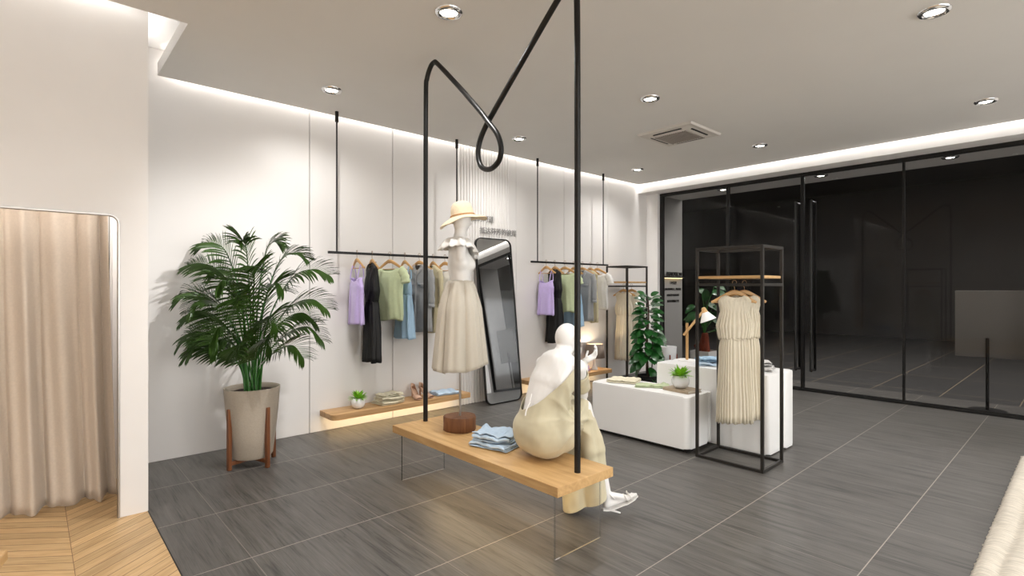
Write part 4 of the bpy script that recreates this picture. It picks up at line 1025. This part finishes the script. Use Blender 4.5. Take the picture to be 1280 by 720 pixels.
# ------------------------------------------------------------------ bodies: union of tapered capsules, remeshed
def cap(bm, p0, r0, p1, r1, sc=None, seg=14):
    """hull of two spheres; sc = (scale x, y, z) about each centre"""
    t = bmesh.new(); sc = Vector(sc or (1, 1, 1))
    for p, r in ((Vector(p0), r0), (Vector(p1), r1)):
        u = bmesh.new(); bmesh.ops.create_icosphere(u, subdivisions=3, radius=r)
        for v in u.verts: v.co = Vector((v.co.x*sc.x, v.co.y*sc.y, v.co.z*sc.z))+p
        merge(t, u)
    h = bmesh.ops.convex_hull(t, input=t.verts)
    bmesh.ops.delete(t, geom=list({g for g in h['geom_interior']+h['geom_unused'] if isinstance(g, bmesh.types.BMVert)}), context='VERTS')
    merge(bm, t)
def remesh(bm, vox, smooth_it=6, fac=.5):
    me = bpy.data.meshes.new('r'); bm.to_mesh(me); bm.free(); o = bpy.data.objects.new('r', me); COL.objects.link(o)
    m = o.modifiers.new('r', 'REMESH'); m.mode = 'VOXEL'; m.voxel_size = vox
    s = o.modifiers.new('s', 'SMOOTH'); s.iterations = smooth_it; s.factor = fac
    dg = bpy.context.evaluated_depsgraph_get(); me2 = bpy.data.meshes.new_from_object(o.evaluated_get(dg)); bpy.data.objects.remove(o)
    b2 = nb(); b2.from_mesh(me2); bpy.data.meshes.remove(me2); return b2

# --- standing torso mannequin with hat, on the log
MC = Vector((2.237, 3.006, BZ))
mq = thing('display_mannequin', 'white torso mannequin in ruffled top and long beige skirt on a log base', 'mannequin', MC)
FA = radians(-28)       # facing direction
Ml = Matrix.Translation((MC.x, MC.y, 0)) @ Matrix.Rotation(FA, 4, 'Z')   # local: +x front, y left, z world
bm = nb(); prof = [(.108, 0), (.114, .006), (.113, .05), (.115, .092), (.110, .10)]
lathe(bm, prof, MC, 40)
for v in bm.verts:
    a = math.atan2(v.co.y-MC.y, v.co.x-MC.x); k = 1+.035*sin(3*a+.5)+.012*sin(17*a); v.co.x = MC.x+(v.co.x-MC.x)*k; v.co.y = MC.y+(v.co.y-MC.y)*k
obj('log_base', bm, 'log_wood', mq, angle=50)
bm = nb(); tube(bm, [MC+Vector((0, 0, .09)), MC+Vector((0, 0, .85))], .0085, 12); obj('stand_pole', bm, 'metal_grey', mq)
bm = nb()
C_ = lambda *a, **k: cap(bm, *a, **k)
C_((0, 0, 1.30), .120, (0, 0, 1.36), .112, sc=(.8, 1.05, 1)); C_((0, 0, 1.36), .110, (0, 0, 1.455), .090, sc=(.8, 1.08, 1)); C_((0, 0, 1.455), .090, (-.004, 0, 1.57), .108, sc=(.78, 1.14, 1))
C_((-.004, 0, 1.57), .108, (-.014, 0, 1.665), .094, sc=(.72, 1.30, .8))
for sg in (-1, 1):
    C_((.052, sg*.050, 1.560), .052, (.03, sg*.050, 1.60), .048)
    C_((-.012, sg*.118, 1.690), .036, (-.012, sg*.03, 1.72), .036); C_((-.012, sg*.128, 1.675), .036, (-.014, sg*.120, 1.61), .032)
C_((-.012, 0, 1.69), .060, (.0, 0, 1.76), .046); C_((.0, 0, 1.76), .046, (.008, 0, 1.82), .042)
C_((.010, 0, 1.85), .056, (.014, 0, 1.905), .064, sc=(1.05, .92, 1)); C_((.035, 0, 1.832), .028, (.05, 0, 1.865), .024); C_((.070, 0, 1.88), .010, (.080, 0, 1.855), .010)
bm = remesh(bm, .009, 8); bmesh.ops.transform(bm, matrix=Ml, verts=bm.verts); obj('body', bm, 'mannequin_white', mq, angle=180)
# blouse ruffle
def ruffle(r0x, r0y, z0, r1x, r1y, z1, nw, amp, n=220):
    bm = nb(); R = []
    for j in range(9):
        s = j/8; ring = []
        for k in range(n):
            a = 2*pi*k/n; wv = sin(nw*a+.6*sin(2*a))*amp*s
            sh = .030*abs(sin(a))**2*s        # rides up over the shoulders
            rx = r0x+(r1x-r0x)*s**.8+wv; ry = r0y+(r1y-r0y)*s**.8+wv
            ring.append(bm.verts.new((-.012+rx*cos(a), ry*sin(a), z0+(z1-z0)*s**1.6-.06*s*max(0, cos(a-.4))**2+sh*.5+.6*wv*cos(nw*a))))
        R.append(ring)
    for j in range(8):
        for k in range(n): bm.faces.new((R[j][k], R[j][(k+1) % n], R[j+1][(k+1) % n], R[j+1][k]))
    return bm
bm = ruffle(.062, .070, 1.752, .128, .178, 1.668, 11, .017); bmesh.ops.transform(bm, matrix=Ml, verts=bm.verts)
obj('blouse_ruffle', bm, 'cloth_white', mq, angle=180, solid=.002)
# blouse shell
bm = nb(); rings = [(1.44, .078, .092), (1.50, .080, .100), (1.56, .088, .114), (1.61, .078, .118), (1.65, .066, .108)]; R = []
for z, hx_, hy in rings:
    R.append([bm.verts.new((hx_*cos(a)+(.020 if (cos(a) > .2 and 1.52 < z < 1.62) else 0), hy*sin(a), z)) for a in [2*pi*k/40 for k in range(40)]])
for j in range(4):
    for k in range(40): bm.faces.new((R[j][k], R[j][(k+1) % 40], R[j+1][(k+1) % 40], R[j+1][k]))
bm.free()
# skirt with deep folds
bm = nb(); R = []; n = 200; zt, zb = 1.452, .835
for j in range(26):
    s = j/25; ring = []
    for k in range(n):
        a = 2*pi*k/n; hip = min(1, s*3.2); base_x = .086+.042*hip**.7+.050*s; base_y = .102+.036*hip**.7+.050*s
        ph = 8*a+1.2*sin(2*a+.7)+.5*sin(3*a+1); f = .9*(1-1.7*(1-abs(sin(ph/2)))**2.2)+.14*sin(3.0*ph)-.3
        amp = .004+.028*s**.85
        rx = base_x+f*amp; ry = base_y+f*amp
        z = zt+(zb-zt)*s+(.012*f+.012*sin(a+1.0)+.02*max(0, cos(a+.5))**3)*s**3
        ring.append(bm.verts.new((rx*cos(a), ry*sin(a), z)))
    R.append(ring)
for j in range(25):
    for k in range(n): bm.faces.new((R[j][k], R[j][(k+1) % n], R[j+1][(k+1) % n], R[j+1][k]))
bmesh.ops.transform(bm, matrix=Ml, verts=bm.verts); obj('skirt', bm, 'linen_beige', mq, angle=180, solid=.003)
# hat
hc = MC.copy(); hc.z = 1.905
t = thing('straw_hat', 'wide-brimmed pale straw sun hat on the standing mannequin', 'hat', hc+Vector((.015, -.01, 0)))
bm = nb(); H = []
hp = [(.001, .108), (.030, .106), (.054, .096), (.070, .076), (.077, .045), (.080, .015), (.082, .0), (.100, -.006), (.125, -.010), (.150, -.016), (.168, -.026), (.170, -.028)]
n = 64
for r_, z in hp:
    ring = []
    for k in range(n):
        a = 2*pi*k/n; rr_ = r_; zz = z
        if r_ > .083: q = (r_-.083)/.087; zz += q*(-.030*max(0, -cos(a-A+pi/2*0-radians(-42.3)))*1.0+.012*sin(2*a)+.006*sin(5*a))
        ring.append(bm.verts.new((rr_*cos(a), rr_*sin(a), zz)))
    H.append(ring)
for j in range(len(H)-1):
    for k in range(n): bm.faces.new((H[j][k], H[j+1][k], H[j+1][(k+1) % n], H[j][(k+1) % n]))
tilt = Matrix.Rotation(radians(-9), 4, FV)
Mh = t.matrix_basis @ tilt
bmesh.ops.transform(bm, matrix=Mh, verts=bm.verts); obj('hat_body', bm, 'straw', t, angle=60, solid=.003)
bm = nb(); tube(bm, [(.083*cos(a), .083*sin(a), .008) for a in [k*pi/20 for k in range(40)]], .004, 6, closed=True, ry=1.6); bmesh.ops.transform(bm, matrix=Mh, verts=bm.verts); obj('hat_band', bm, 'straw_band', t)

# --- seated mannequin on the bench, facing +x
sm = thing('seated_mannequin', 'white mannequin in a cream jumpsuit seated on the bench, chin on hand', 'mannequin', (2.23, 2.19, BZ))
bm = nb()
C_((2.235, 2.14, .545), .110, (2.235, 2.25, .545), .110); C_((2.24, 2.195, .57), .135, (2.26, 2.195, .70), .116, sc=(.9, 1.15, 1))
C_((2.26, 2.195, .70), .116, (2.30, 2.19, .83), .118, sc=(.9, 1.2, 1)); C_((2.30, 2.185, .83), .118, (2.355, 2.18, .925), .112, sc=(.92, 1.25, .95))
C_((2.36, 2.10, .955), .048, (2.36, 2.25, .955), .048)
# neck, head with face
C_((2.375, 2.18, .97), .058, (2.435, 2.183, 1.045), .052)
C_((2.445, 2.185, 1.095), .077, (2.462, 2.185, 1.088), .070, sc=(1.02, .93, 1.15)); C_((2.475, 2.183, 1.045), .042, (2.505, 2.18, 1.022), .026)
C_((2.532, 2.183, 1.085), .006, (2.546, 2.183, 1.064), .011); C_((2.525, 2.168, 1.040), .008, (2.525, 2.196, 1.040), .008); C_((2.522, 2.16, 1.030), .006, (2.524, 2.196, 1.030), .007)
for sg in (-1, 1):
    C_((2.448, 2.185+sg*.074, 1.085), .012, (2.440, 2.185+sg*.078, 1.105), .014, sc=(.9, .5, 1.1)); C_((2.516, 2.183+sg*.028, 1.098), .010, (2.518, 2.183+sg*.040, 1.098), .008)
# arms: elbows on knees
arms = [((2.385, 2.045, .93), (2.535, 2.135, .735), (2.562, 2.145, .935)), ((2.37, 2.315, .925), (2.56, 2.285, .735), (2.560, 2.225, .93))]
for s_, e_, w_ in arms:
    C_(s_, .050, Vector(s_).lerp(Vector(e_), .5), .041); C_(Vector(s_).lerp(Vector(e_), .5), .041, e_, .033)
    C_(e_, .034, Vector(e_).lerp(Vector(w_), .4), .034); C_(Vector(e_).lerp(Vector(w_), .4), .034, w_, .022)
def hand(w_, d, up, th_side, s=1.0, curl=.9):
    """palm from wrist w_ along d; fingers curl towards -up"""
    w_ = Vector(w_); d = Vector(d).normalized(); up = Vector(up).normalized(); sd = d.cross(up).normalized()*th_side
    C_(w_, .021*s, w_+d*.03*s, .023*s)
    for k in range(4): C_(w_+d*.02*s+sd*(.020-.013*k)*s, .013*s, w_+d*.072*s+sd*(.026-.0175*k)*s, .0115*s)
    for k, (l0, l1, l2) in enumerate(((.034, .022, .017), (.038, .026, .018), (.036, .024, .018), (.028, .019, .015))):
        p = w_+d*.074*s+sd*(.028-.0185*k)*s; dd = (d+sd*(.10-.07*k)).normalized(); r_ = .0088*s
        for q, l in enumerate((l0, l1, l2)):
            ang_ = curl*(.45+.45*q)*(1+.12*k); d2 = (dd*cos(ang_)-up*sin(ang_)).normalized(); p2 = p+d2*l*s; C_(p, r_, p2, r_*.92); p = p2; r_ *= .94
    p = w_+d*.018*s+sd*.026*s; dd = (d*.55+sd*.75-up*.35).normalized(); r_ = .0105*s
    for q, l in enumerate((.026, .021, .016)): p2 = p+dd*l*s; C_(p, r_, p2, r_*.9); p = p2; dd = (dd*.85+d*.35-up*.25).normalized(); r_ *= .92
hand((2.562, 2.143, .940), RV*.80+Vector((0, 0, .45)), RV*.45-Vector((0, 0, .9))+FV*.25, 1, .92, 1.15)
hand((2.558, 2.222, .945), Vector((-.05, -.35, .9)), Vector((.9, .1, .1)), 1, .92, .7)
# legs inside the trousers, right foot showing
C_((2.27, 2.12, .55), .085, (2.535, 2.13, .655), .055); C_((2.27, 2.27, .55), .085, (2.56, 2.29, .655), .055)
C_((2.535, 2.13, .655), .052, (2.585, 2.075, .40), .050); C_((2.585, 2.075, .40), .046, (2.622, 2.018, .15), .026); C_((2.56, 2.29, .655), .052, (2.56, 2.22, .36), .045); C_((2.56, 2.22, .36), .045, (2.52, 2.16, .10), .028)
an = Vector((2.622, 2.016, .125)); hl = Vector((2.622, 2.018, .062)); toe = Vector((2.775, 1.915, .125)); ball = Vector((2.735, 1.942, .098))
C_((2.622, 2.018, .15), .026, an, .025); C_(an, .025, hl, .021); C_(an+Vector((.01, -.006, 0)), .023, ball, .019, sc=(1, 1.1, .9)); C_(hl, .02, ball, .015)
fd = (toe-ball).normalized(); fs = fd.cross(Vector((0, 0, 1))).normalized()
for k in range(5): C_(ball+fs*(.014-.007*k), .0085, toe+fs*(.016-.009*k)-fd*(.004*k), .0065 if k else .0085)
bm = remesh(bm, .006, 5); obj('body', bm, 'mannequin_white', sm, angle=180)
# jumpsuit
bm = nb()
C_((2.232, 2.145, .556), .150, (2.238, 2.235, .556), .150); C_((2.24, 2.19, .57), .152, (2.262, 2.195, .70), .132, sc=(.95, 1.17, 1)); C_((2.262, 2.195, .70), .132, (2.305, 2.19, .83), .131, sc=(.93, 1.2, 1)); C_((2.305, 2.19, .83), .131, (2.362, 2.18, .925), .124, sc=(.94, 1.24, .95))
C_((2.27, 2.11, .55), .120, (2.515, 2.14, .650), .070); C_((2.27, 2.27, .55), .115, (2.55, 2.29, .645), .080)
C_((2.515, 2.14, .650), .070, (2.560, 2.085, .40), .074, sc=(1, 1, 1)); C_((2.565, 2.09, .40), .078, (2.580, 2.045, -.03), .100, sc=(.85, .9, 1))
C_((2.55, 2.29, .645), .078, (2.55, 2.22, .36), .085); C_((2.55, 2.22, .36), .080, (2.535, 2.15, -.06), .105)
bm = remesh(bm, .008, 8)
for v in bm.verts:
    c_ = v.co
    crease = Vector((2.34, 2.0, .62)); dd = (c_-crease).length
    # pull folds radiating from the hip crease, drape folds down the legs
    a = math.atan2(c_.z-.62, c_.x-2.36); f = .010*(1-2*abs(sin(a*5+2.5*noise.noise(c_*4)))**.6)*math.exp(-((dd-.12)/.11)**2)
    leg = max(0, min(1, (c_.x-2.45)/.1))*max(0, min(1, (.62-c_.z)/.15))
    az = math.atan2(c_.y-2.15, c_.x-2.57); f += leg*.013*sin(az*6+2*noise.noise(c_*4)+c_.z*5)
    f += .005*noise.noise(c_*14)
    n_ = v.normal.copy() if v.normal.length > 0 else Vector((0, 0, 1)); v.co = c_+n_*f
    if BZ-.09 < v.co.z < BZ+.002 and v.co.x < BX1+.005: v.co.z = BZ+.002
# open back and neckline: back cut low, front high
pn = Vector((-.235, .11, .30)); 
bmesh.ops.bisect_plane(bm, geom=bm.verts[:]+bm.edges[:]+bm.faces[:], plane_co=Vector((2.16, 2.2, .725)), plane_no=pn.normalized(), clear_outer=True)
bmesh.ops.bisect_plane(bm, geom=bm.verts[:]+bm.edges[:]+bm.faces[:], plane_co=Vector((2.56, 2.10, .085)), plane_no=Vector((.42, -.30, -1)).normalized(), clear_outer=True)
obj('jumpsuit', bm, 'jumpsuit_cream', sm, angle=180, solid=.003)
# shoulder strap round the right upper arm
bm = nb(); e0, e1 = Vector(arms[0][0]), Vector(arms[0][1]); ax_ = (e1-e0).normalized(); u_ = ax_.orthogonal().normalized(); v_ = ax_.cross(u_); R = []
for j in range(8):
    s = .22+.50*j/7; c_ = e0+(e1-e0)*s; r_ = .052+.004*sin(j*2.2)
    R.append([bm.verts.new(c_+u_*r_*cos(2*pi*k/28)+v_*r_*sin(2*pi*k/28)) for k in range(28)])
for j in range(7):
    for k in range(28): bm.faces.new((R[j][k], R[j][(k+1) % 28], R[j+1][(k+1) % 28], R[j+1][k]))
obj('sleeve_band', bm, 'jumpsuit_cream', sm, angle=180, solid=.003)
bm = nb(); tube(bm, smooth_path([(2.158, 2.205, .78), (2.128, 2.19, .735), (2.098, 2.185, .70), (2.086, 2.182, .67)], 4), .004, 6); obj('back_zip', bm, 'shoe_white', sm)
# sandal
sh = nb(); sl = smooth_path([hl+Vector((-.022, .012, -.022)), hl+Vector((.02, -.012, -.024)), ball+Vector((-.03, .02, -.034)), ball+Vector((0, 0, -.022)), toe+Vector((.012, -.008, -.012))], 5)
tube(sh, sl, .024, 8, ry=None)
for v in sh.verts: pass
sh.free(); sh = nb(); R = []
for i, p in enumerate(sl):
    wd = .017+.010*(i/(len(sl)-1)) if i < len(sl)-2 else .016
    R.append([sh.verts.new(p+fs*wd), sh.verts.new(p-fs*wd), sh.verts.new(p-fs*wd+Vector((0, 0, -.008))), sh.verts.new(p+fs*wd+Vector((0, 0, -.008)))])
for i in range(len(R)-1):
    for k in range(4): sh.faces.new((R[i][k], R[i][(k+1) % 4], R[i+1][(k+1) % 4], R[i+1][k]))
sh.faces.new(R[0]); sh.faces.new(R[-1][::-1]); sole = obj('sandal_sole', sh, 'shoe_white', sm, angle=40)
bm = nb(); tube(bm, [hl+Vector((.012, -.008, -.028)), Vector((2.698, 1.970, .006))], [.009, .005], 8); h_ = obj('sandal_heel', bm, 'shoe_white', sm)
def strap(c_, n_, rx, rz, th_=.0032):
    n_ = n_.normalized(); a_ = n_.cross(Vector((0, 0, 1))).normalized(); b_ = a_.cross(n_); bm = nb()
    tube(bm, [c_+a_*rx*cos(q)+b_*rz*sin(q) for q in [k*pi/12 for k in range(24)]], th_, 6, closed=True); return obj('sandal_strap', bm, 'shoe_white', sm)
strap(an+Vector((.022, -.014, -.004)), Vector((.75, -.45, .9)), .028, .034); strap(ball+Vector((-.012, .008, .002)), fd, .030, .024); strap(ball+Vector((.014, -.008, .006)), fd, .028, .020)
# bow knot on top of the strap
bm = nb()
for sg in (-1, 1): tube(bm, smooth_path([ball+Vector((0, 0, .026)), ball+fs*sg*.018+Vector((0, 0, .036)), ball+fs*sg*.026+Vector((0, 0, .026)), ball+Vector((0, 0, .024))], 4), .003, 6)
obj('sandal_bow', bm, 'shoe_white', sm)

# ------------------------------------------------------------------ sub-parts under their parts (all parts share their thing's frame)
SUB = {'air_slot': 'cover_panel', 'intake_grille': 'cover_panel', 'button': 'button_placket', 'sandal_strap': 'sandal_sole', 'sandal_heel': 'sandal_sole', 'sandal_bow': 'sandal_sole',
       'sleeve_band': 'jumpsuit', 'back_zip': 'jumpsuit', 'waist_tie': 'skirt', 'waistband': 'skirt', 'hat_band': 'hat_body', 'cuff': 'sleeve', 'neckband': 'body', 'lamp': 'trim_ring',
       'soil': ('planter', 'pot', 'box_planter'), 'shade_cap': 'lamp_shade', 'pocket_flap': 'body', 'pages': 'cover', 'led_strip': ('board', 'seat', 'ledge'), 'mirror_glass': None}
base = lambda o: o.name.split('.')[0]
for root in [o for o in S.objects if o.parent is None and o.type == 'EMPTY']:
    kids = list(root.children); used = {}
    for k in kids:
        want = SUB.get(base(k))
        if not want: continue
        want = (want,) if isinstance(want, str) else want
        cand = [p for p in kids if base(p) in want]
        if cand:
            i = used.get(base(k), 0); used[base(k)] = i+1
            k.parent = cand[i % len(cand)] if base(k) == 'cuff' else cand[0]
